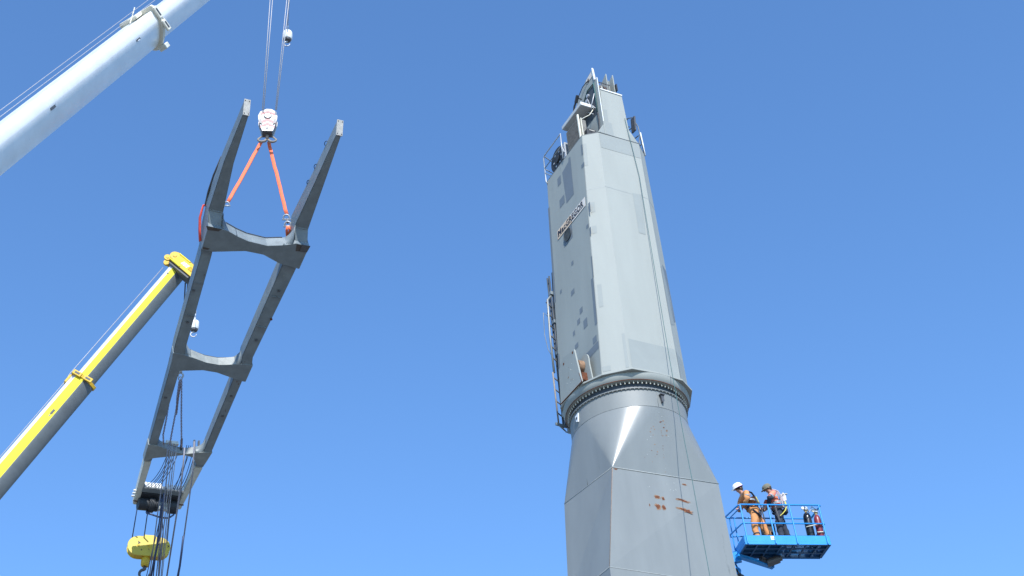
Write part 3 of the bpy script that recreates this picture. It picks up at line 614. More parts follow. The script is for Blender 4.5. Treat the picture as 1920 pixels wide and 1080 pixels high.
bm = NB(); prism(bm, [(-.12, 17.15, -.50), (.18, 17.15, -.50), (.18, 17.15, -.45), (-.12, 17.15, -.45)], (0, .12, 0)); obj('guide_lip', bm, M['cream'], jib)
for uo, ui, v, m in ((-1.06, -.84, 17.30, 'rust'), (.66, .92, 17.25, 'rust')):
    bm = NB(); prism(bm, [(uo, v, -.006), (ui, v, -.006), (ui, v+.06, -.006), (uo, v+.06, -.006)], (0, 0, .003)); obj('red_band', bm, M[m], jib)
for i in range(3):
    bm = NB(); tube(bm, [(-1.15, 16.9+i*.15, .12), (-1.02, 16.9+i*.15, .12)], .04, 8); obj('end_fitting', bm, M['white'], jib)
bm = NB(); tube(bm, [(-.45, 17.45, -.32), (-.55, 17.4, -.55), (-.35, 17.4, -.60), (.0, 17.4, -.72), (.30, 17.4, -.70), (.5, 17.4, -.5), (.6, 17.4, -.25)], .035, 6); tube(bm, [(-.5, 17.4, -.3), (-.58, 17.4, -.5), (-.45, 17.4, -.52), (-.40, 17.4, -.3)], .022, 6); obj('loose_hose', bm, M['bluerope'], jib, smooth=True)
# hoses drooping between the last beam and the tip
for i, (u0, u1, sag) in enumerate([(-.30, -.78, .55), (-.22, -.66, .50), (-.16, -.58, .45), (-.10, -.46, .40), (-.02, -.38, .3), (.10, -.30, .25), (.34, .36, .3), (.42, .44, .3), (.62, .52, .3), (.70, .60, .35), (.50, .28, .2)]):
    pts = []
    for t in [k/10 for k in range(11)]:
        pts.append((u0+(u1-u0)*t**1.3, 14.62+(16.6-14.62)*t, .40*(1-t)**2+.05-sag*math.sin(math.pi*t)*.45))
    bm = NB(); tube(bm, pts, .013, 6); obj('hose', bm, M['bluerope'], jib, smooth=True)
# fittings sitting on the last beam where cables cross
bm = NB(); box(bm, -.50, -.02, 14.50, 14.62, .30, .47, .01); obj('cable_saddle', bm, M['cream'], jib)
for u in (.12, .62, .80):
    bm = NB(); obox(bm, (u-.03, 14.60, .15), (u+.03, 14.58, .72), (0, 1, 0), .07, .10); obj('cable_post', bm, M['slate'], jib)

# ================================================================== cables hanging from the last beam
hang = [((316, 830), (305, 900), (296, 960), (279, 1090), .022, 'greyrope'), ((320, 831), (312, 900), (306, 960), (292, 1090), .024, 'greyrope'), ((323.5, 832), (317, 900), (310, 960), (296, 1090), .018, 'rope'),
        ((327, 833), (321, 900), (314, 960), (301, 1090), .018, 'greyrope'), ((331, 834), (324, 900), (317, 960), (303, 1090), .016, 'rope'), ((346, 840), (340, 905), (331, 965), (311, 1092), .034, 'greyrope'), ((364, 828), (361, 890), (352, 955), (333, 1092), .030, 'greyrope')]
lab = ['leftmost dull cable draped over the lowest cross beam of the hanging jib', 'second dull cable from the left over the lowest cross beam of the jib', 'thin shiny wire third from the left over the lowest jib cross beam', 'dull cable fourth from the left over the lowest jib cross beam', 'thin shiny wire fifth from the left over the lowest jib cross beam',
       'thick grey cable hanging free right of the bunch below the jib', 'rightmost long grey cable hanging off the jib with a blue lower end']
for (a, b, c, d, r, m), l in zip(hang, lab):
    pts = [at(*a, 53.9), at(a[0]+(b[0]-a[0])*.3, a[1]+25, 53.55), at(*b, 53.6), at(*c, 53.8), at(*d, 54.0)]
    rope_thing('hanging_cable', pts, r, m, l, 'cable', 'cables hanging from the jib')
for (pts, r), l in zip([([(308, 925), (304, 960), (300, 1000), (290, 1045), (281, 1092)], .045), ([(303, 935), (299, 975), (293, 1030), (286, 1092)], .025), ([(301, 925), (303, 960), (306, 1000), (302, 1045), (297, 1092)], .022), ([(312, 930), (309, 975), (299, 1045), (296, 1092)], .020), ([(306, 940), (296, 990), (284, 1040), (272, 1092)], .018)],
    ['thickest dark blue hose hanging below the dark block at the jib tip', 'dark blue hose hanging just right of the thickest one at the jib tip', 'dark blue hose bowing right in front of the yellow hook block', 'thin dark blue hose at the right end of the bundle over the yellow block', 'thin dark blue hose crossing the yellow block down to the left']):
    rope_thing('hanging_hose', [at(x, y, 55.0) for x, y in pts], r, 'bluerope', l, 'hose', 'dark blue hoses hanging from the jib tip')
rope_thing('blue_rope_tail', [at(344, 1005, 53.85), at(340.5, 1035, 53.85), at(337, 1062, 53.85), at(331, 1092, 53.9)], .045, 'bluerope', 'blue tape wrapped on the lower end of the rightmost hanging cable', 'rope tail')

# chains from the yellow crane's hook
def chain(pts, label, link=.085, wire=.013, mat='chain'):
    bm = NB(); pts = [Vector(p) for p in pts]; seg = [(b-a).length for a, b in zip(pts, pts[1:])]; tot = sum(seg); n = int(tot/(link*.72)); k = 0
    for i in range(n):
        s = i*link*.72; j = 0
        while j < len(seg)-1 and s > seg[j]: s -= seg[j]; j += 1
        d = (pts[j+1]-pts[j]).normalized(); c = pts[j]+d*s; sd = d.orthogonal().normalized(); sd2 = d.cross(sd)
        e = sd if i % 2 else sd2
        ring = [c+d*math.cos(a)*link/2+e*math.sin(a)*link*.33 for a in [x*math.pi/4 for x in range(9)]]
        tube(bm, ring, wire, 4, cap=False)
    return tag(obj('lifting_chain', bm, M[mat]), label, 'chain', 'chains under the yellow crane hook')
HK = at(338.5, 712, 54.2)
chain([HK, at(330, 770, 54.15), at(322, 812, 54.1), at(318, 836, 54.0)], 'long chain running from the crane hook down left to the lowest jib beam')
chain([at(336, 716, 54.3), at(332, 745, 54.3), at(331, 776, 54.3), at(334.5, 745, 54.25), at(339.5, 716, 54.2)], 'short doubled chain loop dangling below the crane hook between the jib arms')
chain([at(340.5, 714, 54.1), at(340, 780, 54.1), at(340.5, 842, 54.1)], 'straight vertical chain from the crane hook to the lowest jib beam')
chain([at(317, 752, 53.9), at(312, 785, 53.9), at(306, 815, 53.9), at(307, 838, 53.9)], 'rusty chain hugging the inside of the left jib arm above the lowest beam')
bm = NB(); tube(bm, torus_pts(at(338.5, 704, 54.2), Rt, Up, .10, 14, -1.2, 3.6), .035, 8); tube(bm, [at(338.5, 700, 54.2), at(339.5, 690, 54.2)], .06, 10); tube(bm, torus_pts(at(338, 710, 54.2), Rt, Up, .07, 12), .022, 6)
tag(obj('crane_hook', bm, M['zinc'], smooth=True), 'steel hook with shackle under the middle cross beam holding the chains', 'hook')

# ================================================================== MOBILE CRANE 1: white telescopic boom
def boom(name, A, B, secs, sidecol, restcol, label, sections):
    d = (B-A).normalized(); hor = Vector((d.x, d.y, 0)).normalized(); t = (Vector((0, 0, 1))-d*d.z).normalized(); s = d.cross(t).normalized()
    root = empty(name, Matrix.Translation(A)); tag(root, label, 'crane boom')
    root.matrix_world = (lambda m: (setattr(m, 'translation', A), m)[1])(Matrix((s, d, t)).transposed().to_4x4())
    root['frame'] = 0; del root['frame']
    return root, d, s, t
def section(root, y0, y1, W, H, mats, name='boom_section', side_frac=.40, ch=.05):
    """profile in local x (side) z (up): flat top, flat upper sides, rounded belly"""
    prof = [(-W/2, H/2-ch), (-W/2+ch*.6, H/2), (W/2-ch*.6, H/2), (W/2, H/2-ch), (W/2, H/2-H*side_frac)]
    zc = H/2-H*side_frac; rz = H*(1-side_frac)
    half = [(.5*math.cos(a)**1.5, math.sin(a)**1.5) for a in [R(9*q) for q in range(1, 10)]]
    prof += [(W*a, zc-rz*b) for a, b in half] + [(-W*a, zc-rz*b) for a, b in half[:-1][::-1]]
    prof.append((-W/2, zc)); m = len(prof); bm = NB(); N = max(2, int((y1-y0)/.6)); rings = []
    for j in range(N+1): rings.append([bm.verts.new((x, y0+(y1-y0)*j/N, z)) for x, z in prof])
    for a, b in zip(rings, rings[1:]):
        for k in range(m):
            f = bm.faces.new((a[k], b[k], b[(k+1) % m], a[(k+1) % m])); f.smooth = True
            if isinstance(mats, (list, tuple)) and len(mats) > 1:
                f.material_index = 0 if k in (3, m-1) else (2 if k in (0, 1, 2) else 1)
    bm.faces.new(rings[0]); bm.faces.new(rings[-1][::-1]); bmesh.ops.recalc_face_normals(bm, faces=bm.faces)
    o = obj(name, bm, mats, root); me = o.data; me.set_sharp_from_angle(angle=R(20 if len(set(mats)) > 1 else 32)); return o
def ringprof(W, H, sf=.40, n=12):
    p = [(-W/2, H/2-.05), (-W/2+.05, H/2), (W/2-.05, H/2), (W/2, H/2-.05), (W/2, H/2-H*sf)]
    zc = H/2-H*sf; rz = H*(1-sf)
    half = [(.5*math.cos(a)**1.5, math.sin(a)**1.5) for a in [R(9*q) for q in range(1, 10)]]
    p += [(W*a, zc-rz*b) for a, b in half] + [(-W*a, zc-rz*b) for a, b in half[:-1][::-1]]
    p.append((-W/2, zc)); return p
def collar(root, y, th, W, H, mat, name='boom_collar'):
    bm = NB(); p = ringprof(W, H); m = len(p)
    rings = [[bm.verts.new((x, yy, z)) for x, z in p] for yy in (y, y+th)]
    for k in range(m): bm.faces.new((rings[0][k], rings[1][k], rings[1][(k+1) % m], rings[0][(k+1) % m]))
    bm.faces.new(rings[0]); bm.faces.new(rings[1][::-1]); bmesh.ops.recalc_face_normals(bm, faces=bm.faces)
    bmesh.ops.bevel(bm, geom=bm.edges[:], offset=.012, segments=1, affect='EDGES')
    return obj(name, bm, M[mat], root)
cA = at(0, 281, 40); cB = at(282, 57, 49)
d1 = (cB-cA).normalized(); foot = cA - d1*((cA.z-2.0)/d1.z)
rootW, d, s_, t_ = boom('mobile_crane_boom', foot, cB, None, None, None, 'white telescopic crane boom rising from the left edge to the top of the picture', None)
LB = (cB-foot).length; LT = (at(545, -152, 62)-foot).length; 
section(rootW, 0, LB, 1.32, 1.12, [M['boomwhite']]*3, side_frac=.33)
section(rootW, LB, LB+8.5, 1.08, .98, [M['boomwhite']]*3, side_frac=.33)
section(rootW, LB+8.5, LT-.3, .92, .84, [M['boomwhite']]*3, side_frac=.33)
collar(rootW, LB-.28, .12, 1.52, 1.44, 'cream'); collar(rootW, LB-.02, .05, 1.40, 1.30, 'cream'); collar(rootW, LB+8.3, .2, 1.0, 1.14, 'cream')
# collar side brackets with slots, lower wear pad box
for z0, z1 in ((.18, .62), (-.30, .10)):
    bm = NB(); box(bm, .70, .79, LB-.30, LB-.06, z0, z1, .02); o = obj('collar_bracket', bm, M['cream'], rootW)
    bm = NB(); box(bm, .790, .796, LB-.23, LB-.13, z0+.08, z1-.08); obj('slot', bm, M['slate'], o)
bm = NB(); box(bm, .05, .35, LB-.36, LB-.05, -.78, -.60, .02); obj('wear_pad_box', bm, M['jib_pale'], rootW)
bm = NB(); box(bm, -.1, .3, LB-.75, LB-.16, .60, .72, .02); tube(bm, [(.1, LB-1.0, .60), (.1, LB-.16, .92)], .02, 6); obj('cable_guide', bm, M['cream'], rootW)
for y, z in ((LB-1.95, .1), (LB-8.05, .08)):
    bm = NB(); box(bm, .620, .634, y-.22, y+.08, z-.05, z+.06, .003); obj('pin_hole', bm, M['slate'], rootW)
    bm = NB(); box(bm, .620, .637, y+.10, y+.14, z+.03, z+.10); obj('pin_lug', bm, M['boomgrey'], rootW)
for y, z in ((LB-2.1, .04), (LB-7.6, .50)):
    bm = NB(); box(bm, .615, .637, y, y+.16, z, z+.03); obj('pin_lug', bm, M['silver'], rootW)
for x, zz in ((-.12, .70), (.16, .86)): bm = NB(); tube(bm, [(x, 3, zz), (x, LB-.2, zz), (x, LT, zz)], .009, 6); obj('boom_top_rope', bm, M['rope'], rootW, smooth=True)
# boom head with sheaves above the frame
bm = NB(); box(bm, -.36, .36, LT-.4, LT+.4, -.75, .55, .03); obj('boom_head', bm, M['white'], rootW)
for x in (-.22, .22): bm = NB(); tube(bm, [(x-.06, LT+.15, -.55), (x+.06, LT+.15, -.55)], .38, 24); obj('head_sheave', bm, M['steel'], rootW, smooth=True, sharp=40)
# hoist ropes from that boom down to the hook block
for a, b, l in [((492, 206), (517, -150), 'outer wire rope on the left of the two pairs above the striped hook block'), ((494.5, 206), (523, -150), 'inner wire rope of the left pair above the striped hook block'),
                ((516.5, 206), (553, -150), 'inner wire rope of the right pair above the striped hook block'), ((518.5, 206), (559, -150), 'outer wire rope of the right pair above the striped hook block')]:
    rope_thing('hoist_rope', [at(*a, 53.3), at(*b, 61)], .018, 'rope', l, 'rope', 'hoist ropes above the hook block')
# hook ball with its rope
def ball_hook(x, y, D, s, lab, ropes, collabel):
    c = at(x, y, D); root = tag(empty('hook_ball', Matrix.Translation(c)), lab, 'hook')
    root.rotation_euler = (0, 0, .2)
    bm = NB(); lathe(bm, [(.05*s, .30*s), (.16*s, .285*s), (.235*s, .22*s), (.25*s, .12*s), (.25*s, -.18*s), (.215*s, -.27*s), (.10*s, -.30*s)], 28); obj('weight', bm, M['white' if D > 56 else 'cream'], root, smooth=True, sharp=50)
    bm = NB(); lathe(bm, [(.19*s, -.285*s), (.17*s, -.36*s), (.07*s, -.40*s)], 20); obj('swivel', bm, M['steel'], root, smooth=True, sharp=50)
    bm = NB(); pts = [(0, 0, -.38*s), (-.03*s, 0, -.45*s)] + [(-.02*s+.15*s*math.cos(a), 0, -.60*s+.15*s*math.sin(a)) for a in [R(110+i*22) for i in range(13)]]; tube(bm, pts, .045*s, 8, r1=.02*s); obj('hook', bm, M['zinc'], root, smooth=True)
    bm = NB(); tube(bm, [(0, 0, .28*s), (0, 0, .50*s)], .06*s, 10); tube(bm, [(.01, 0, .48*s), (.04*s, 0, .95*s)], .035*s, 8, r1=.015); obj('rope_socket', bm, M['zinc'], root, smooth=True)
    return root
ball_hook(539, 67, 57.5, .80, 'white hook ball hanging alone at the top of the picture', None, None)
rope_thing('hoist_rope', [at(538.5, 48, 57.5), at(545.5, -150, 61)], .017, 'rope', 'wire rope carrying the white hook ball at the top of the picture', 'rope')
rope_thing('hoist_rope', [at(540.5, 40, 57.3), at(551, -150, 61.2)], .012, 'rope', 'thinner line right beside the rope of the top hook ball', 'rope')

# hook block with chevrons
BC = at(502, 231, 53.3)
ref = Matrix((Rt.lerp(Vector((.93, .36, 0)), .55).normalized(), Vector((0, 0, 1)).cross(Rt.lerp(Vector((.93, .36, 0)), .55).normalized()), Vector((0, 0, 1)))).transposed()
BX = Vector((.985, .17, 0)).normalized(); BY = Vector((0, 0, 1)).cross(BX); MB = Matrix((BX, BY, Vector((0, 0, 1)))).transposed().to_4x4(); MB.translation = BC
blk = tag(empty('hook_block', MB), 'white hook block with faded red chevrons holding the orange slings', 'hook block')
ol = [(-.05, .56), (.14, .55), (.31, .42), (.36, .18), (.35, .02), (.22, -.56), (-.20, -.56), (-.35, .02), (-.36, .20), (-.28, .42)]
for y0, y1 in ((-.20, -.15), (.15, .20)):
    bm = NB(); prism(bm, [(x, y0, z) for x, z in ol], (0, y1-y0, 0), .01); obj('cheek_plate', bm, M['blockwhite'], blk)
for y in (-.09, 0, .09): bm = NB(); tube(bm, [(0, y-.025, .16), (0, y+.025, .16)], .33, 28); obj('sheave', bm, M['steel'], blk, smooth=True, sharp=40)
bm = NB(); box(bm, -.19, .19, -.145, .145, -.62, -.30, .02); obj('trunnion', bm, M['steel'], blk)
def chev(z, t, wl=.34, dr=.17, y=-.206):
    for sx in (-1, 1):
        bm = NB(); prism(bm, [(0, y, z), (sx*wl, y, z-dr), (sx*wl, y, z-dr-t), (0, y, z-t)], (0, -.003, 0)); obj('red_chevron', bm, M['pink'], blk)
chev(.46, .10, .27, .14); chev(.06, .13, .31); chev(-.16, .12, .26); chev(-.38, .10, .20, .10)
bm = NB(); tube(bm, [(0, -.206, .18), (0, -.225, .18)], .145, 26); h_ = obj('sheave_hub', bm, M['slate'], blk)
bm = NB(); tube(bm, [(0, -.226, .18), (0, -.24, .18)], .11, 22); obj('hub_cap', bm, M['silver'], h_)
for sx in (-1, 1):
    bm = NB(); prism(bm, [(sx*.22, -.205, -.02), (sx*.31, -.205, .05), (sx*.30, -.205, -.20), (sx*.20, -.205, -.26)], (0, -.03, 0)); obj('side_bolt_plate', bm, M['steel'], blk)
bm = NB(); prism(bm, [(-.22, -.205, -.40), (.22, -.205, -.40), (.20, -.205, -.60), (-.18, -.205, -.60)], (0, -.02, 0), .004); obj('lower_plate', bm, M['zinc'], blk)
bm = NB(); tube(bm, [(0, -.226, -.47), (0, -.245, -.47)], .06, 14); obj('pin', bm, M['steel'], blk)
bm = NB(); tube(bm, [(0, 0, -.60), (0, 0, -.80)], .065, 12)
for sx in (-1, 1):
    pts = [Vector((sx*.02, 0, -.88))] + [Vector((sx*(.19-.15*math.cos(a)), 0, -.83-.12*math.sin(a))) for a in [R(20+i*20) for i in range(9)]] + [Vector((sx*.17, 0, -.66))]
    tube(bm, pts, .06, 9, r1=.03)
obj('ramshorn_hook', bm, M['tan'], blk, smooth=True)
# slings
def strap(bm, pts, wd, th, wdir):
    pts = [Vector(p) for p in pts]; wdir = Vector(wdir).normalized(); rings = []
    for i, p in enumerate(pts):
        t = (pts[min(i+1, len(pts)-1)]-pts[max(i-1, 0)]).normalized(); s = (wdir-t*wdir.dot(t)).normalized(); u = t.cross(s)
        rings.append([bm.verts.new(p+s*a*wd/2+u*b*th/2) for a, b in ((-1, -.6), (-.8, -1), (.8, -1), (1, -.6), (1, .6), (.8, 1), (-.8, 1), (-1, .6))])
    for a, b in zip(rings, rings[1:]):
        for k in range(8): bm.faces.new((a[k], a[(k+1) % 8], b[(k+1) % 8], b[k]))
    bm.faces.new(rings[0][::-1]); bm.faces.new(rings[-1])
def wig(a, b, n, amp):
    a, b = Vector(a), Vector(b); return [a.lerp(b, i/n)+Vector((random.uniform(-amp, amp), random.uniform(-amp, amp), 0)) for i in range(n+1)]
hookp = at(497, 268, 53.25)
endL = at(428, 378, 50.8); endR = at(537.5, 402, 51.3)
bm = NB(); strap(bm, wig(at(490, 266, 53.15), endL, 14, .010), .130, .05, Rt)
tag(obj('sling', bm, M['orange'], smooth=True), 'orange lifting sling slanting down left from the hook block to the left jib arm', 'sling', 'orange slings')
bm = NB(); strap(bm, wig(at(503.5, 266, 53.15), endR, 14, .010), .130, .05, Rt)
tag(obj('sling', bm, M['orange'], smooth=True), 'orange lifting sling slanting down right from the hook block to a shackle', 'sling', 'orange slings')
def shackle(c, s, lab):
    bm = NB(); tube(bm, torus_pts(c, Rt, Up, .085*s, 14, -.6, 3.74), .024*s, 7); e = c-Up*.055*s; tube(bm, [e-Rt*.12*s, e+Rt*.12*s], .028*s, 8)
    tag(obj('shackle', bm, M['zinc'], smooth=True), lab, 'shackle')
shackle(at(425.5, 383, 50.7), 1, 'small steel shackle at the lower end of the left orange sling')
shackle(at(537, 408, 51.25), 1.25, 'upper steel shackle joining the right orange sling to its short link')
shackle(at(539.5, 421, 51.1), 1.25, 'lower steel shackle just above the red loop by the right jib arm')
bm = NB(); strap(bm, wig(at(537.5, 410, 51.2), at(539.5, 419, 51.1), 3, .005), .06, .03, Rt); tag(obj('link_strap', bm, M['steel']), 'short dark link between the two shackles of the right sling', 'link')
bm = NB(); strap(bm, [at(539, 424, 51.05), at(537.5, 432, 51.0), at(538.5, 446, 51.35)], .09, .04, Rt); strap(bm, [at(541, 424, 51.05), at(543.5, 431, 51.0), at(541, 446, 51.35)], .09, .04, Rt)
tag(obj('loop_strap', bm, M['orange'], smooth=True), 'short orange loop wrapped over the cross beam beside the right jib arm', 'sling')
la = [J(-1.30, 4.35, 1.20), J(-1.6, 4.38, 1.26), J(-1.86, 4.45, 1.20), J(-1.90, 4.80, .95), J(-1.86, 5.10, .6), J(-1.80, 5.35, .3)]
bm = NB(); strap(bm, la, .17, .06, Ja*1+Jn*.6); tag(obj('loop_strap', bm, M['red'], smooth=True), 'red strap wrapped round the outside of the left jib arm', 'sling')

# ================================================================== MOBILE CRANE 2: yellow boom
yA = at(0, 903, 50.5); yB = at(333, 512, 58)
dy = (yB-yA).normalized(); yf = yA-dy*((yA.z-2.0)/dy.z)
rootY, d2, s2, t2 = boom('mobile_crane_boom', yf, yB, None, None, None, 'yellow and grey telescopic crane boom ending in a yellow head behind the jib', None)
LY = (yB-yf).length; inv = rootY.matrix_world.inverted()
yc = (inv @ at(152, 717, 53.9)).y
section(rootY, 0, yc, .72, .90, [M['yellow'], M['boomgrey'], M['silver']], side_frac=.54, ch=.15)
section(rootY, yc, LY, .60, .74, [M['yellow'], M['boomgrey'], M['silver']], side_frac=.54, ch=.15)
collar(rootY, yc-.10, .14, .84, 1.02, 'gold')
for z0, z1 in ((.12, .48), (-.34, .02)):
    bm = NB(); box(bm, .40, .46, yc-.14, yc+.06, z0, z1, .015); o = obj('collar_bracket', bm, M['gold'], rootY)
    bm = NB(); box(bm, .460, .466, yc-.08, yc, z0+.08, z1-.08); obj('slot', bm, M['slate'], o)
bm = NB(); box(bm, -.1, .25, yc-.5, yc-.1, .46, .56, .02); obj('cable_guide', bm, M['gold'], rootY)
bm = NB(); box(bm, .358, .372, yc-2.0, yc-1.78, .04, .12, .003); obj('pin_hole', bm, M['slate'], rootY)
bm = NB(); box(bm, .358, .366, yc-2.12, yc-2.02, .06, .10); obj('pin_lug', bm, M['steel'], rootY)
bm = NB(); tube(bm, [(.296, LY-.45, .2), (.312, LY-.45, .2)], .035, 10); obj('pin_hole', bm, M['slate'], rootY)
bm = NB(); tube(bm, [(0, 2, .56), (0, yc-.3, .60), (0, yc, .66), (0, LY-.1, .62)], .016, 6); obj('boom_top_rope', bm, M['rope'], rootY, smooth=True)
# head: yellow box frame tilted across the boom end
H0 = inv @ at(325, 487, 58.3); H1 = inv @ at(366, 521, 57.2)
def hb(name, a, b, wd, ht, mat, par=rootY, up=None, bev=.01):
    bm = NB(); obox(bm, a, b, up or (1, 0, 0), wd, ht, bev); return obj(name, bm, M[mat], par)
dirH = (H1-H0).normalized(); upH = Vector((1, 0, 0)); sH = dirH.cross(upH).normalized()
for off, nm in ((.26, 'head_plate'), (-.26, 'head_plate')):
    o_ = upH*off; hb(nm, H0-dirH*.08+o_, H1+dirH*.10+o_, .50, .05, 'gold')
hb('head_core', H0+dirH*.1, H1, .46, .44, 'steel')
for t0 in (0, 1): 
    bm = NB(); c = H0+sH*(.24 if t0 else -.24)+dirH*.45+upH*.30; tube(bm, [c-dirH*.42, c+dirH*.45], .030, 6); obj('head_tube', bm, M['yellow'], rootY)
for c0, r in ((H0+dirH*.08, .20), (H0-dirH*.0-sH*(.29 if (inv @ at(316, 497, 58.3)-H0).dot(sH) < 0 else -.29), .14)):
    for o_ in (-.16, .18): bm = NB(); tube(bm, [c0+upH*(o_+.08), c0+upH*(o_+.16)], r, 24); so_ = obj('head_sheave', bm, M['gold'], rootY, smooth=True, sharp=40)
    bm = NB(); tube(bm, [c0+upH*.345, c0+upH*.36], r*.4, 14); obj('sheave_pin', bm, M['gold'], rootY)
bm = NB(); c = H0.lerp(H1, .52)+upH*.292; obox(bm, c-dirH*.22, c+dirH*.22, upH, .17, .006); pl = obj('warning_plate', bm, M['white'], rootY)
for k in (-.12, .06): bm = NB(); obox(bm, c+upH*.004+dirH*k-sH*.08, c+upH*.004+dirH*(k+.07)+sH*.08, upH, .045, .004); obj('red_stripe', bm, M['red'], pl)
for k in (.75, .85): bm = NB(); cc_ = H0.lerp(H1, k)+upH*.30; tube(bm, torus_pts(cc_, dirH, sH, .08, 12), .02, 6); obj('head_ring', bm, M['gold'], rootY)
hb('head_underside', H0+dirH*.3-sH*0, H1+dirH*.05, .70, .36, 'steel')
rope_thing('hoist_rope', [at(352, 528, 57.5), at(346, 600, 56), at(339.5, 692, 54.2)], .018, 'steel', 'dark wire rope dropping from the yellow boom head behind the left jib arm', 'rope')
rope_thing('hoist_rope', [at(347.5, 530, 57.8), at(346, 560, 57.8), at(345, 575, 57.8)], .03, 'steel', 'short dark rope end dangling under the yellow boom head', 'rope')
ball_hook(364.5, 610, 60.5, .80, 'white hook ball hanging close beside the left jib arm above the middle beam', None, None)
rope_thing('hoist_rope', [at(367, 588, 60.5), at(372, 515, 58.2)], .014, 'rope', 'wire rope above the white hook ball beside the left jib arm', 'rope')

# ================================================================== yellow oval hook block under the jib tip
OC = at(278.5, 1028, 56.2); ox = Vector((.93, .36, 0)).normalized(); oy = Vector((0, 0, 1)).cross(ox); MO = Matrix((ox, oy, Vector((0, 0, 1)))).transposed().to_4x4(); MO.translation = OC
ob = tag(empty('hook_block', MO), 'yellow oval hook block hanging on ropes below the jib tip', 'hook block')
def stadium(w, h, n=10):
    r = h/2; p = []
    for i in range(n+1): a = -math.pi/2+math.pi*i/n; p.append((w/2-r+r*math.cos(a), r*math.sin(a)))
    for i in range(n+1): a = math.pi/2+math.pi*i/n; p.append((-w/2+r+r*math.cos(a), r*math.sin(a)))
    return p
for y0, y1 in ((-.19, -.13), (.13, .19)):
    bm = NB(); prism(bm, [(x, y0, z) for x, z in stadium(1.66, .84)], (0, y1-y0, 0), .012); obj('cheek_plate', bm, M['blocky'], ob)
bm = NB(); prism(bm, [(x, -.13, z) for x, z in stadium(1.60, .78)], (0, .26, 0)); obj('rim', bm, M['gold'], ob)
for x in (-.42, 0, .42):
    bm = NB(); tube(bm, [(x, -.191, .0), (x, -.20, .0)], .06, 14); obj('pin', bm, M['gold'], ob)
def arrow(x, z, s):
    bm = NB(); prism(bm, [(x-.05*s, -.192, z-.10*s), (x+.07*s, -.192, z), (x-.05*s, -.192, z+.10*s), (x-.02*s, -.192, z)], (0, -.003, 0)); obj('painted_mark', bm, M['dark'], ob)
arrow(-.40, .12, .9); arrow(.40, .03, .9); arrow(.74, .04, .6); arrow(-.28, -.18, .5); arrow(0, -.14, .4)
bm = NB(); prism(bm, [(-.30, -.12, .40), (-.20, -.12, .52), (.20, -.12, .52), (.32, -.12, .40)], (0, .24, 0)); obj('top_plate', bm, M['blocky'], ob)
bm = NB(); lathe(bm, [(.14, -.40), (.14, -.46), (.17, -.50), (.17, -.74), (.13, -.80)], 22, c=(-.08, 0, 0)); obj('swivel', bm, M['gold'], ob, smooth=True, sharp=40)
bm = NB(); tube(bm, [(-.08, 0, -.78), (-.08, 0, -.92)]+[(-.08+.19*math.cos(a), 0, -1.12+.19*math.sin(a)) for a in [R(100+i*22) for i in range(13)]], .07, 10, r1=.03); obj('hook', bm, M['steel'], ob, smooth=True)
for (x0, y0), (x1, y1), l in [((258.5, 945), (247, 1014), 'leftmost short rope holding up the yellow oval hook block'), ((279, 945), (270, 1008), 'second rope from the left holding up the yellow oval hook block'), ((306, 945), (299, 1008), 'third rope from the left holding up the yellow oval hook block'), ((320, 945), (313, 1018), 'rightmost short rope holding up the yellow oval hook block')]:
    rope_thing('hoist_rope', [at(x0, y0, 55.9), at(x1, y1, 56.2)], .022, 'bluerope', l, 'rope', 'ropes of the yellow hook block')

# ================================================================== BOOM LIFT BASKET
KB = Matrix.Translation((5.786, 36.135, 17.641+CAMZ)) @ Matrix.Rotation(math.atan2(.537, 2.394), 4, 'Z')
lift = tag(empty('boom_lift', KB), 'bright blue boom lift basket on a jointed arm beside the tower', 'boom lift')
LX, LYD, HR = 2.45, .80, 1.19
def lp(name, bm, mat, **k): return obj(name, bm, M[mat], lift, **k)
def pipe(name, pts, r=.021, mat='blue', parent=None):
    bm = NB(); tube(bm, pts, r, 8); return obj(name, bm, M[mat], parent or lift, smooth=True, sharp=60)
# deck frame and grate
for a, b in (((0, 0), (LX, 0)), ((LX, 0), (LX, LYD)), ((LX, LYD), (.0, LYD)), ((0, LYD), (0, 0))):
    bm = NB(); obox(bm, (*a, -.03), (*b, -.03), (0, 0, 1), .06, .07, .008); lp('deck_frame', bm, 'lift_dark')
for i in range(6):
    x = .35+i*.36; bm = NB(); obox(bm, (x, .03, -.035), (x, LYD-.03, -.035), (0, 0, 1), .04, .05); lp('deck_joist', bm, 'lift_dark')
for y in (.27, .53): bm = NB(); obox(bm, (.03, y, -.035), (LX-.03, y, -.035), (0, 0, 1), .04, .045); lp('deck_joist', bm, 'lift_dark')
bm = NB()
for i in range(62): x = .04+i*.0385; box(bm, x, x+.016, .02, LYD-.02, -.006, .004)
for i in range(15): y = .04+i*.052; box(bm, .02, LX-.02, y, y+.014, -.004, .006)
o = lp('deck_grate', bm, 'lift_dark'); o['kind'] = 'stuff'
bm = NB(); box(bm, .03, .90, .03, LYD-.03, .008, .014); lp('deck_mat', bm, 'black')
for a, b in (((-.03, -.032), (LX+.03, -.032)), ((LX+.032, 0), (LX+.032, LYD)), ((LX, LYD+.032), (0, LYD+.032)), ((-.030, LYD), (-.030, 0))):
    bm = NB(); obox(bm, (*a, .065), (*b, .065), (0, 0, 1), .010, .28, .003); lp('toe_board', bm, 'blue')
bm = NB(); prism(bm, [(.74, -.038, .07), (.88, -.038, .07), (.88, -.038, .18), (.74, -.038, .18)], (0, -.003, 0)); st = lp('white_sticker', bm, 'white')
bm = NB(); prism(bm, [(.76, -.0415, .10), (.86, -.0415, .10), (.86, -.0415, .115), (.76, -.0415, .115)], (0, -.001, 0)); obj('print', bm, M['blue'], st)
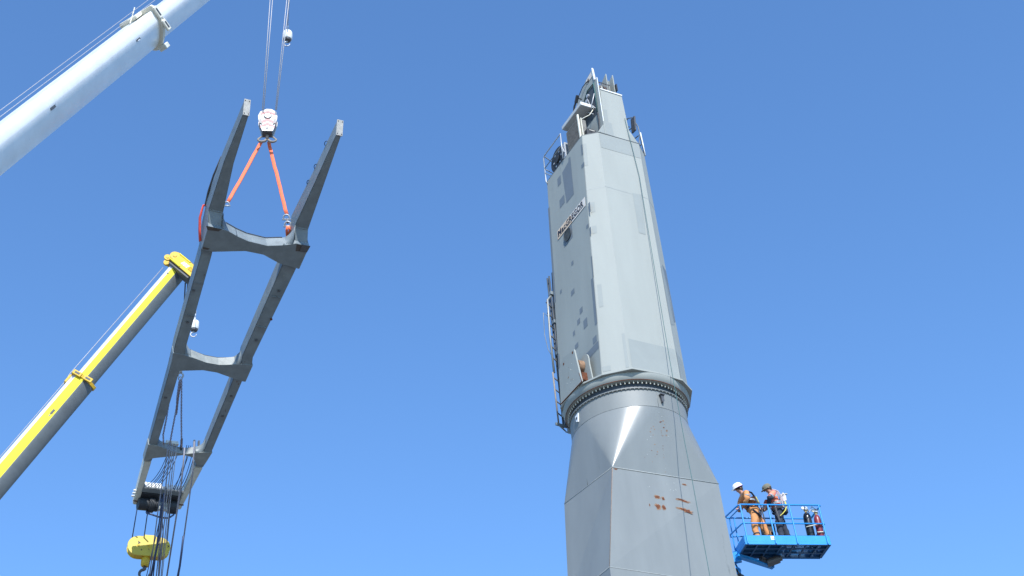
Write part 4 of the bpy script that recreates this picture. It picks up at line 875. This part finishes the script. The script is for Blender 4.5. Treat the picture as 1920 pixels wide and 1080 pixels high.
for x in (.04, .86, 1.50, LX-.06): pipe('post', [(x, -.060, -.06), (x, 0, HR)], .022)
for x in (.10, .86, 1.6, LX-.06): pipe('post', [(x, LYD, -.05), (x, LYD, HR)], .020)
pipe('top_rail', [(.05, 0, HR), (LX-.05, 0, HR), (LX, .05, HR), (LX, LYD-.06, HR), (LX-.05, LYD, HR), (.06, LYD, HR), (-.10, LYD+.01, HR), (-.17, LYD-.06, HR), (-.01, .08, HR), (.05, 0, HR)], .023)
pipe('mid_rail', [(.05, 0, .60), (LX-.02, 0, .60), (LX, .03, .60), (LX, LYD, .60)], .021)
pipe('mid_rail', [(LX, LYD, .60), (.06, LYD, .60)], .018)
pipe('mid_rail', [(.05, 0, .60), (0, .05, .60), (-.14, LYD-.10, .60), (-.10, LYD, .58), (.06, LYD, .60)], .021)
pipe('gate_rail', [(.10, .04, HR-.03), (-.06, LYD-.06, HR-.05), (-.05, LYD-.02, .1)], .019)
pipe('low_rail', [(.05, LYD, .24), (.7, LYD, .24)], .016)
pipe('corner_brace', [(LX, 0, HR), (LX-.2, .35, HR-.2)], .02)
# control console
bm = NB(); box(bm, .80, 1.16, .52, .74, .25, .86, .02); box(bm, .82, 1.14, .45, .54, .55, .88, .02); lp('control_console', bm, 'black')
bm = NB(); box(bm, .90, 1.2, .42, .70, .02, .30, .02); lp('tool_bag', bm, 'navy')
bm = NB(); box(bm, .78, .80, .48, .52, .70, .78); lp('console_label', bm, 'white')
# support: rotator and arm that runs behind the tower and down
bm = NB(); obox(bm, (-.10, .60, -.10), (1.02, .90, -.30), (0, 0, 1), .13, .085, .01); lp('basket_arm', bm, 'blue')
bm = NB(); tube(bm, [(.82, .80, -.24), (1.16, .70, -.15)], .12, 18); tube(bm, [(1.16, .70, -.15), (1.24, .68, -.13)], .075, 14); lp('rotator', bm, 'steel', smooth=True, sharp=40)
bm = NB(); obox(bm, (.62, .72, -.14), (.98, .86, -.26), (0, 0, 1), .10, .12, .02); lp('level_cylinder', bm, 'steel')
bm = NB(); obox(bm, (.05, .75, -.05), (-.95, 1.2, -.10), (0, 0, 1), .14, .30, .01); lp('jib_arm', bm, 'blue')
bm = NB(); obox(bm, (-.10, .85, -.32), (-1.0, 1.3, -.42), (0, 0, 1), .10, .12, .01); lp('jib_arm', bm, 'blue')
kn = [(-.14, 1.0, -.15), (.0, 1.0, -.60), (.10, 1.05, -1.1), (.18, 1.1, -1.7)]
for i, (a, b) in enumerate(zip(kn, kn[1:])):
    bm = NB(); obox(bm, a, b, (1, 0, 0), .13, .16, .02); lp('knuckle_link', bm, 'slate')
for x, z, r, m in ((-.04, -.40, .11, 'blue'), (.10, -.80, .10, 'black'), (.20, -1.05, .13, 'slate'), (.16, -1.42, .11, 'blue'), (.05, -.60, .09, 'steel')):
    bm = NB(); tube(bm, [(x, .92, z), (x, 1.14, z)], r, 14); lp('pivot_hub', bm, m, smooth=True, sharp=40)
bm = NB(); tube(bm, [(-.1, .9, -.3), (.05, .88, -.7), (-.05, .88, -1.1), (.12, .9, -1.5)], .022, 6); lp('hydraulic_hose', bm, 'black', smooth=True)
inK = KB.inverted()
bm = NB(); obox(bm, (.02, 1.1, -1.6), (-1.2, 2.6, -9.5), (1, 0, 0), .30, .36, .02); lp('main_boom', bm, 'blue')
bm = NB(); obox(bm, (-1.2, 2.6, -9.4), (-.2, 9.5, -19.0), (1, 0, 0), .42, .5, .02); lp('main_boom', bm, 'blue')

# gas cylinders
def bottle(x, y, h, r, mat, lab, lean=0):
    root = tag(empty('gas_cylinder', KB @ Matrix.Translation((x, y, .012))), lab, 'gas cylinder', 'gas cylinders in the basket')
    bm = NB(); lathe(bm, [(r*.9, 0), (r, .02), (r, h-.20), (r*.93, h-.12), (r*.72, h-.05), (r*.35, h)], 24); obj('body', bm, M[mat], root, smooth=True, sharp=60)
    bm = NB(); tube(bm, [(0, 0, h-.01), (0, 0, h+.10)], .03, 10); tube(bm, [(-.05, 0, h+.06), (.06, 0, h+.06)], .02, 8); obj('valve', bm, M['brass'], root)
    return root
b1 = bottle(2.10, .30, 1.10, .115, 'bottle_b', 'tall black gas cylinder strapped at the right end of the basket')
b2 = bottle(2.33, .16, .95, .10, 'bottle_r', 'shorter maroon gas cylinder strapped at the right end of the basket')
for root, h in ((b1, 1.10), (b2, .95)):
    for dx, rr_ in ((-.09, .045), (.0, .05)):
        bm = NB(); tube(bm, [(dx, -.06, h+.12), (dx, -.03, h+.12)], rr_, 14); obj('gauge', bm, M['cream' if dx else 'zinc'], root, smooth=True, sharp=40)
    bm = NB(); tube(bm, [(-.05, 0, h+.08), (.05, 0, h+.08)], .022, 8); obj('regulator', bm, M['brass'], root)
bm = NB(); tube(bm, [(1.97, .2, .60), (2.1, .17, .62), (2.25, .04, .60), (2.42, .06, .62)], .016, 6); tube(bm, [(2.2, .05, .36), (2.43, .04, .37), (2.45, .25, .37)], .018, 6)
o = obj('tie_strap', bm, M['cream'], smooth=True); o.matrix_world = KB; tag(o, 'pale strap tied round the two gas cylinders', 'strap')
bm = NB(); tube(bm, [KB @ Vector(p) for p in [(2.05, .26, 1.2), (1.98, .05, 1.16), (2.02, -.03, 1.05), (2.10, .1, 1.0), (2.2, .05, 1.17), (2.33, .1, 1.1)]], .014, 6); tag(obj('gas_hose', bm, M['zinc'], smooth=True), 'thin grey hose looping between the cylinder valves', 'hose')
bm = NB(); box(bm, 1.84, 2.0, .10, .22, .02, .12, .02); tube(bm, [(1.80, .1, .16), (1.98, .12, .2)], .03, 8); o = obj('hand_tool', bm, M['plate']); o.matrix_world = KB; tag(o, 'small pale hand tool on the basket floor by the black cylinder', 'tool')

# ================================================================== WORKERS
def skin_mesh(name, V, E, rad, root=0, levels=2):
    me = bpy.data.meshes.new(name); me.from_pydata([tuple(v) for v in V], E, []); o = bpy.data.objects.new(name, me); COL.objects.link(o)
    md = o.modifiers.new('skin', 'SKIN'); md.use_smooth_shade = True; md.branch_smoothing = .6
    sv = me.skin_vertices[0].data
    for i, r in enumerate(rad):
        sv[i].radius = r if isinstance(r, tuple) else (r, r); sv[i].use_root = (i == root)
    sb = o.modifiers.new('sub', 'SUBSURF'); sb.levels = levels; sb.render_levels = levels
    dg = bpy.context.evaluated_depsgraph_get(); dg.update()
    m2 = bpy.data.meshes.new_from_object(o.evaluated_get(dg)); bpy.data.objects.remove(o); m2.name = name
    return m2
def person(jd, mats, label, legmat, regions):
    """jd: joints in basket space; body = one continuous skinned mesh; regions(p, idx) -> material index by nearest joint"""
    root = tag(empty('person', KB @ Matrix.Translation((jd['pelvis'][0], jd['pelvis'][1], .012)) @ Matrix.Scale(1.12, 4)), label, 'person')
    off = Vector((jd['pelvis'][0], jd['pelvis'][1], .012))
    V, E, Rr, nm = [], [], [], []
    def add(k, p, r, par):
        V.append(Vector(p)-off); Rr.append(r); nm.append(k)
        if par is not None: E.append((nm.index(par), len(V)-1))
    add('pelvis', jd['pelvis'], (.185, .150), None); add('waist', jd['waist'], (.185, .155), 'pelvis'); add('chest', jd['chest'], (.205, .165), 'waist'); add('collar', jd['collar'], (.145, .125), 'chest')
    add('neck', jd['neck'], .058, 'collar'); add('headlow', jd['headlow'], (.070, .075), 'neck'); add('head', jd['head'], (.082, .092), 'headlow'); add('headtop', jd['headtop'], (.062, .07), 'head')
    for s in 'lr':
        add('sh'+s, jd['sh'+s], .100, 'collar'); add('el'+s, jd['el'+s], .076, 'sh'+s); add('wr'+s, jd['wr'+s], .034, 'el'+s)
        w_ = Vector(jd['wr'+s]); hd = (Vector(jd['ha'+s])-w_).normalized(); sd = hd.cross(Vector((0, 0, 1))).normalized()
        if s == 'r': sd = -sd
        palm = w_+hd*.07; add('palm'+s, palm, (.036, .018), 'wr'+s)
        for fi, (o2, L) in enumerate(((-.030, .070), (-.010, .082), (.011, .078), (.031, .060))):
            a = palm+hd*.035+sd*o2; add(f'f{s}{fi}a', a, .011, 'palm'+s); add(f'f{s}{fi}b', a+hd*L*.5+Vector((0, 0, -.012)), .0095, f'f{s}{fi}a'); add(f'f{s}{fi}c', a+hd*L*.8+Vector((0, 0, -.045)), .0085, f'f{s}{fi}b')
        tb = w_+hd*.03+sd*.034; add(f't{s}a', tb+sd*.015+hd*.02, .012, 'palm'+s); add(f't{s}b', tb+sd*.022+hd*.05+Vector((0, 0, -.015)), .010, f't{s}a')
        add('hip'+s, jd['hip'+s], .120, 'pelvis'); add('kn'+s, jd['kn'+s], .092, 'hip'+s); add('cf'+s, Vector(jd['kn'+s]).lerp(Vector(jd['an'+s]), .35), .086, 'kn'+s); add('an'+s, jd['an'+s], .076, 'cf'+s)
    me = skin_mesh('body', V, E, Rr)
    for m in mats: me.materials.append(M[m])
    for p in me.polygons:
        c = p.center; best = min(range(len(V)), key=lambda i: (V[i]-c).length-(.03 if nm[i] in ('pelvis', 'chest', 'waist') else 0)); p.material_index = regions(nm[best], c+off); p.use_smooth = True
    # folds in the cloth
    for v in me.vertices:
        c = v.co; k = .006 if c.z < 1.45 else 0
        v.co += v.normal*k*(math.sin(c.z*46+c.x*21)+math.sin(c.z*29-c.y*40+c.x*9))*.9
    b = bpy.data.objects.new('body', me); COL.objects.link(b); b.parent = root
    return root, off
FW = Vector((-1, .25, 0)).normalized()
def boots(root, off, jd, mat, heading):
    for s in 'lr':
        a = Vector(jd['an'+s])-off; h = Vector(heading).normalized(); bm = NB()
        M4 = Matrix((h, Vector((0, 0, 1)).cross(h), Vector((0, 0, 1)))).transposed().to_4x4(); M4.translation = Vector((a.x, a.y, 0))
        lathe(bm, [(.055, .02), (.06, .10), (.055, .16)], 14, M4=M4); box(bm, -.09, .20, -.052, .052, .0, .035, .01, M4); box(bm, -.07, .185, -.047, .047, .03, .095, .03, M4)
        obj('boot', bm, M[mat], root, smooth=True, sharp=60)
def face(root, off, head, fwd, up, skinmat='skin'):
    """eyes, nose, mouth, ears on the head"""
    f = Vector(fwd).normalized(); u = (Vector(up)-f*Vector(up).dot(f)).normalized(); s = f.cross(u); c = Vector(head)-off
    bm = NB(); prism(bm, [c+f*.088+s*.016-u*.022, c+f*.088-s*.016-u*.022, c+f*.088+u*.018], f*.024); obj('nose', bm, M[skinmat], root)
    for k in (-1, 1):
        bm = NB(); bmesh.ops.create_uvsphere(bm, u_segments=10, v_segments=8, radius=.011, matrix=Matrix.Translation(c+f*.086+s*.03*k+u*.022)); obj('eye', bm, M['dark'], root, smooth=True)
        bm = NB(); bmesh.ops.create_uvsphere(bm, u_segments=10, v_segments=8, radius=.026, matrix=Matrix.Translation(c+s*.088*k) @ Matrix.Diagonal((.5, .6, 1.2, 1))); obj('ear', bm, M[skinmat], root, smooth=True)
    bm = NB(); obox(bm, c+f*.088-u*.05-s*.024, c+f*.088-u*.05+s*.024, f, .008, .008); obj('mouth', bm, M['red'], root)
    return f, u, s, c
# --- worker with the white helmet
j1 = dict(pelvis=(.53, .27, .98), waist=(.49, .27, 1.14), chest=(.42, .27, 1.34), collar=(.36, .27, 1.47), neck=(.30, .27, 1.54), headlow=(.26, .26, 1.58), head=(.235, .26, 1.635), headtop=(.25, .26, 1.69),
  shl=(.36, .06, 1.43), ell=(.29, -.02, 1.18), wrl=(.24, .20, 1.12), hal=(.20, .30, 1.11), shr=(.32, .46, 1.43), elr=(.27, .56, 1.18), wrr=(.18, .42, 1.12), har=(.14, .34, 1.11),
  hipl=(.50, .17, .93), knl=(.42, .16, .52), anl=(.44, .15, .11), hipr=(.62, .37, .93), knr=(.76, .34, .52), anr=(.90, .32, .11))
def reg1(k, c):
    if k in ('neck', 'headlow', 'head', 'headtop') : return 1
    if k.startswith(('palm', 'f', 't')): return 1
    return 0
p1, o1 = person(j1, ['hoto', 'skin'], 'person in an orange coverall and white hard hat leaning on the basket rail', 'hoto', reg1)
boots(p1, o1, j1, 'boot', (-1, .1, 0))
f, u, s, c = face(p1, o1, j1['head'], (-.86, -.25, -.42), (0, 0, 1))
def headframe(f, u, s, c, up=0):
    m = Matrix((f, -s, u)).transposed().to_4x4(); m.translation = c; return m
HM = headframe(f, u, s, c+u*.035)
bm = NB(); prof = [(.128, 0), (.130, .02), (.124, .06), (.105, .10), (.070, .128), (.0005, .140)]
lathe(bm, prof, 26, M4=HM @ Matrix.Diagonal((1.12, 1, 1, 1)), cap=False)
vs = [bm.verts.new(HM @ Vector((.10+.115*math.cos(a), .118*math.sin(a), -.004))) for a in [R(-80+i*16) for i in range(11)]]
vt = [bm.verts.new(v.co+u*.012) for v in vs]; bm.faces.new(vs); bm.faces.new(vt[::-1])
for i in range(len(vs)): j = (i+1) % len(vs); bm.faces.new((vs[i], vs[j], vt[j], vt[i]))
bmesh.ops.recalc_face_normals(bm, faces=bm.faces); obj('hard_hat', bm, M['helmet'], p1, smooth=True, sharp=50)
bm = NB(); tube(bm, [HM @ Vector((.146*math.cos(a), .13*math.sin(a), .0)) for a in [i*math.pi/12 for i in range(25)]], .007, 5); obj('hat_rim', bm, paint('violet_rim', (.22, .06, .30), .5), p1)
bm = NB(); bmesh.ops.create_uvsphere(bm, u_segments=16, v_segments=10, radius=.094, matrix=Matrix.Translation(c-f*.022-u*.005)); obj('hair', bm, M['hair'], p1, smooth=True)
def band(root, off, a, b, r, mat, w=.05, name='reflective_tape', t=.5):
    a, b = Vector(a)-off, Vector(b)-off; d = (b-a).normalized(); c = a.lerp(b, t); bm = NB(); tube(bm, [c-d*w/2, c+d*w/2], r, 16, cap=False); obj(name, bm, M[mat], root, smooth=True)
band(p1, o1, j1['shl'], j1['ell'], .075, 'tape', .05, t=.60); band(p1, o1, j1['shr'], j1['elr'], .075, 'tape', .05, t=.6)
def ell_band(root, off, c, rx, ry, z, h, mat, name, tilt=(0, 0)):
    c = Vector(c)-off; bm = NB(); n = 24; rr = []
    for dz in (-h/2, h/2): rr.append([bm.verts.new((c.x+rx*math.cos(2*math.pi*k/n), c.y+ry*math.sin(2*math.pi*k/n), z-off.z+dz+tilt[0]*math.cos(2*math.pi*k/n)+tilt[1]*math.sin(2*math.pi*k/n))) for k in range(n)])
    for k in range(n): bm.faces.new((rr[0][k], rr[0][(k+1) % n], rr[1][(k+1) % n], rr[1][k]))
    return obj(name, bm, M[mat], root, smooth=True)
ell_band(p1, o1, (.455, .27, 0), .150, .205, 1.25, .05, 'tape', 'reflective_tape'); ell_band(p1, o1, (.50, .27, 0), .150, .195, 1.10, .06, 'navy', 'harness_belt', (.02, 0))
for s in 'lr': band(p1, o1, j1['kn'+s], j1['an'+s], .089, 'navy', .03, t=.55, name='leg_strap')
def strapline(root, off, pts, mat, w=.045, name='harness_strap'):
    bm = NB(); strap(bm, [Vector(p)-off for p in pts], w, .014, (.7, -.7, .3)); obj(name, bm, M[mat], root)
strapline(p1, o1, [(.42, .13, 1.49), (.50, .12, 1.46), (.57, .16, 1.38), (.61, .22, 1.22), (.64, .24, 1.10), (.66, .14, .95), (.63, .10, .80)], 'navy')
strapline(p1, o1, [(.42, .40, 1.50), (.52, .36, 1.44), (.59, .26, 1.35), (.62, .16, 1.20), (.58, .06, 1.10)], 'navy')
strapline(p1, o1, [(.66, .30, .92), (.64, .16, .80), (.52, .06, .84), (.42, .06, .94)], 'navy', .05)
strapline(p1, o1, [(.61, .15, 1.36), (.645, .15, 1.25), (.665, .16, 1.15)], 'yrope', .02, 'lanyard')
strapline(p1, o1, [(.61, .22, 1.42), (.68, .12, 1.10), (.69, .10, .80), (.70, .10, .60)], 'steel', .03, 'lanyard')
# --- worker with the cap
j2 = dict(pelvis=(1.27, .30, .98), waist=(1.25, .30, 1.13), chest=(1.22, .29, 1.34), collar=(1.19, .28, 1.48), neck=(1.15, .27, 1.54), headlow=(1.12, .26, 1.59), head=(1.095, .26, 1.65), headtop=(1.105, .26, 1.71),
  shl=(1.17, .09, 1.44), ell=(.98, .01, 1.24), wrl=(1.0, .20, 1.15), hal=(.96, .30, 1.12), shr=(1.18, .47, 1.45), elr=(1.02, .57, 1.22), wrr=(.88, .42, 1.14), har=(.82, .36, 1.12),
  hipl=(1.22, .19, .94), knl=(1.16, .17, .53), anl=(1.16, .17, .11), hipr=(1.31, .41, .94), knr=(1.38, .40, .53), anr=(1.50, .38, .11))
def reg2(k, c):
    if k in ('neck', 'headlow', 'head', 'headtop') or k.startswith(('palm', 'f', 't')): return 1
    if k[:2] in ('hi', 'kn', 'cf', 'an') or k == 'pelvis' or (c.z < 1.06 and k == 'waist'): return 2
    if k[:2] == 'wr' or (k[:2] == 'el' and c.z < 1.31): return 2
    return 0
p2, o2 = person(j2, ['hotp', 'skin', 'navy'], 'person in an orange work shirt, dark trousers and khaki cap looking down', 'navy', reg2)
boots(p2, o2, j2, 'black', (-1, .15, 0))
f, u, s, c = face(p2, o2, j2['head'], (-.85, .0, -.5), (0, 0, 1))
HM = headframe(f, u, s, c+u*.02)
bm = NB(); lathe(bm, [(.108, -.02), (.113, .02), (.108, .06), (.085, .095), (.045, .115), (.0005, .12)], 22, M4=HM @ Matrix.Diagonal((1.12, 1, 1, 1)), cap=False)
vs = [bm.verts.new(HM @ Vector((.09+.11*math.cos(a), .08*math.sin(a), .0))) for a in [R(-80+i*16) for i in range(11)]]; vt = [bm.verts.new(v.co+u*.01) for v in vs]; bm.faces.new(vs); bm.faces.new(vt[::-1])
for i in range(len(vs)): j = (i+1) % len(vs); bm.faces.new((vs[i], vs[j], vt[j], vt[i]))
bmesh.ops.recalc_face_normals(bm, faces=bm.faces); obj('cap', bm, M['cap'], p2, smooth=True, sharp=50)
bm = NB(); bmesh.ops.create_uvsphere(bm, u_segments=16, v_segments=10, radius=.092, matrix=Matrix.Translation(c-f*.02)); obj('hair', bm, M['hair'], p2, smooth=True)
band(p2, o2, j2['shl'], j2['ell'], .074, 'tape', .06, t=.66); band(p2, o2, j2['shr'], j2['elr'], .074, 'tape', .06, t=.66)
ell_band(p2, o2, (1.225, .29, 0), .155, .21, 1.37, .06, 'tape', 'reflective_tape'); ell_band(p2, o2, (1.25, .30, 0), .155, .205, 1.20, .07, 'tape', 'reflective_tape', (.02, 0)); ell_band(p2, o2, (1.27, .30, 0), .160, .20, 1.05, .07, 'navy', 'tool_belt')
strapline(p2, o2, [(1.14, .13, 1.55), (1.28, .12, 1.50), (1.37, .16, 1.35), (1.40, .2, 1.2), (1.41, .2, 1.08)], 'vest', .07)
strapline(p2, o2, [(1.40, .14, 1.45), (1.44, .12, 1.36), (1.43, .10, 1.22)], 'vest', .09, 'pale_pouch'); strapline(p2, o2, [(1.40, .12, 1.41), (1.50, .10, 1.42), (1.52, .10, 1.41)], 'cream', .04, 'clip')
strapline(p2, o2, [(1.42, .10, 1.2), (1.42, .06, 1.06), (1.36, .05, .92), (1.26, .05, .82), (1.18, .05, .76)], 'yrope', .035, 'lanyard')
strapline(p2, o2, [(1.08, .06, 1.15), (1.10, .04, 1.0), (1.12, .04, .8), (1.14, .04, .62)], 'steel', .04, 'tool_strap')
bm = NB(); box(bm, 1.38-o2.x, 1.50-o2.x, .18-o2.y, .34-o2.y, .92-o2.z, 1.08-o2.z, .03); obj('tool_pouch', bm, M['navy'], p2)
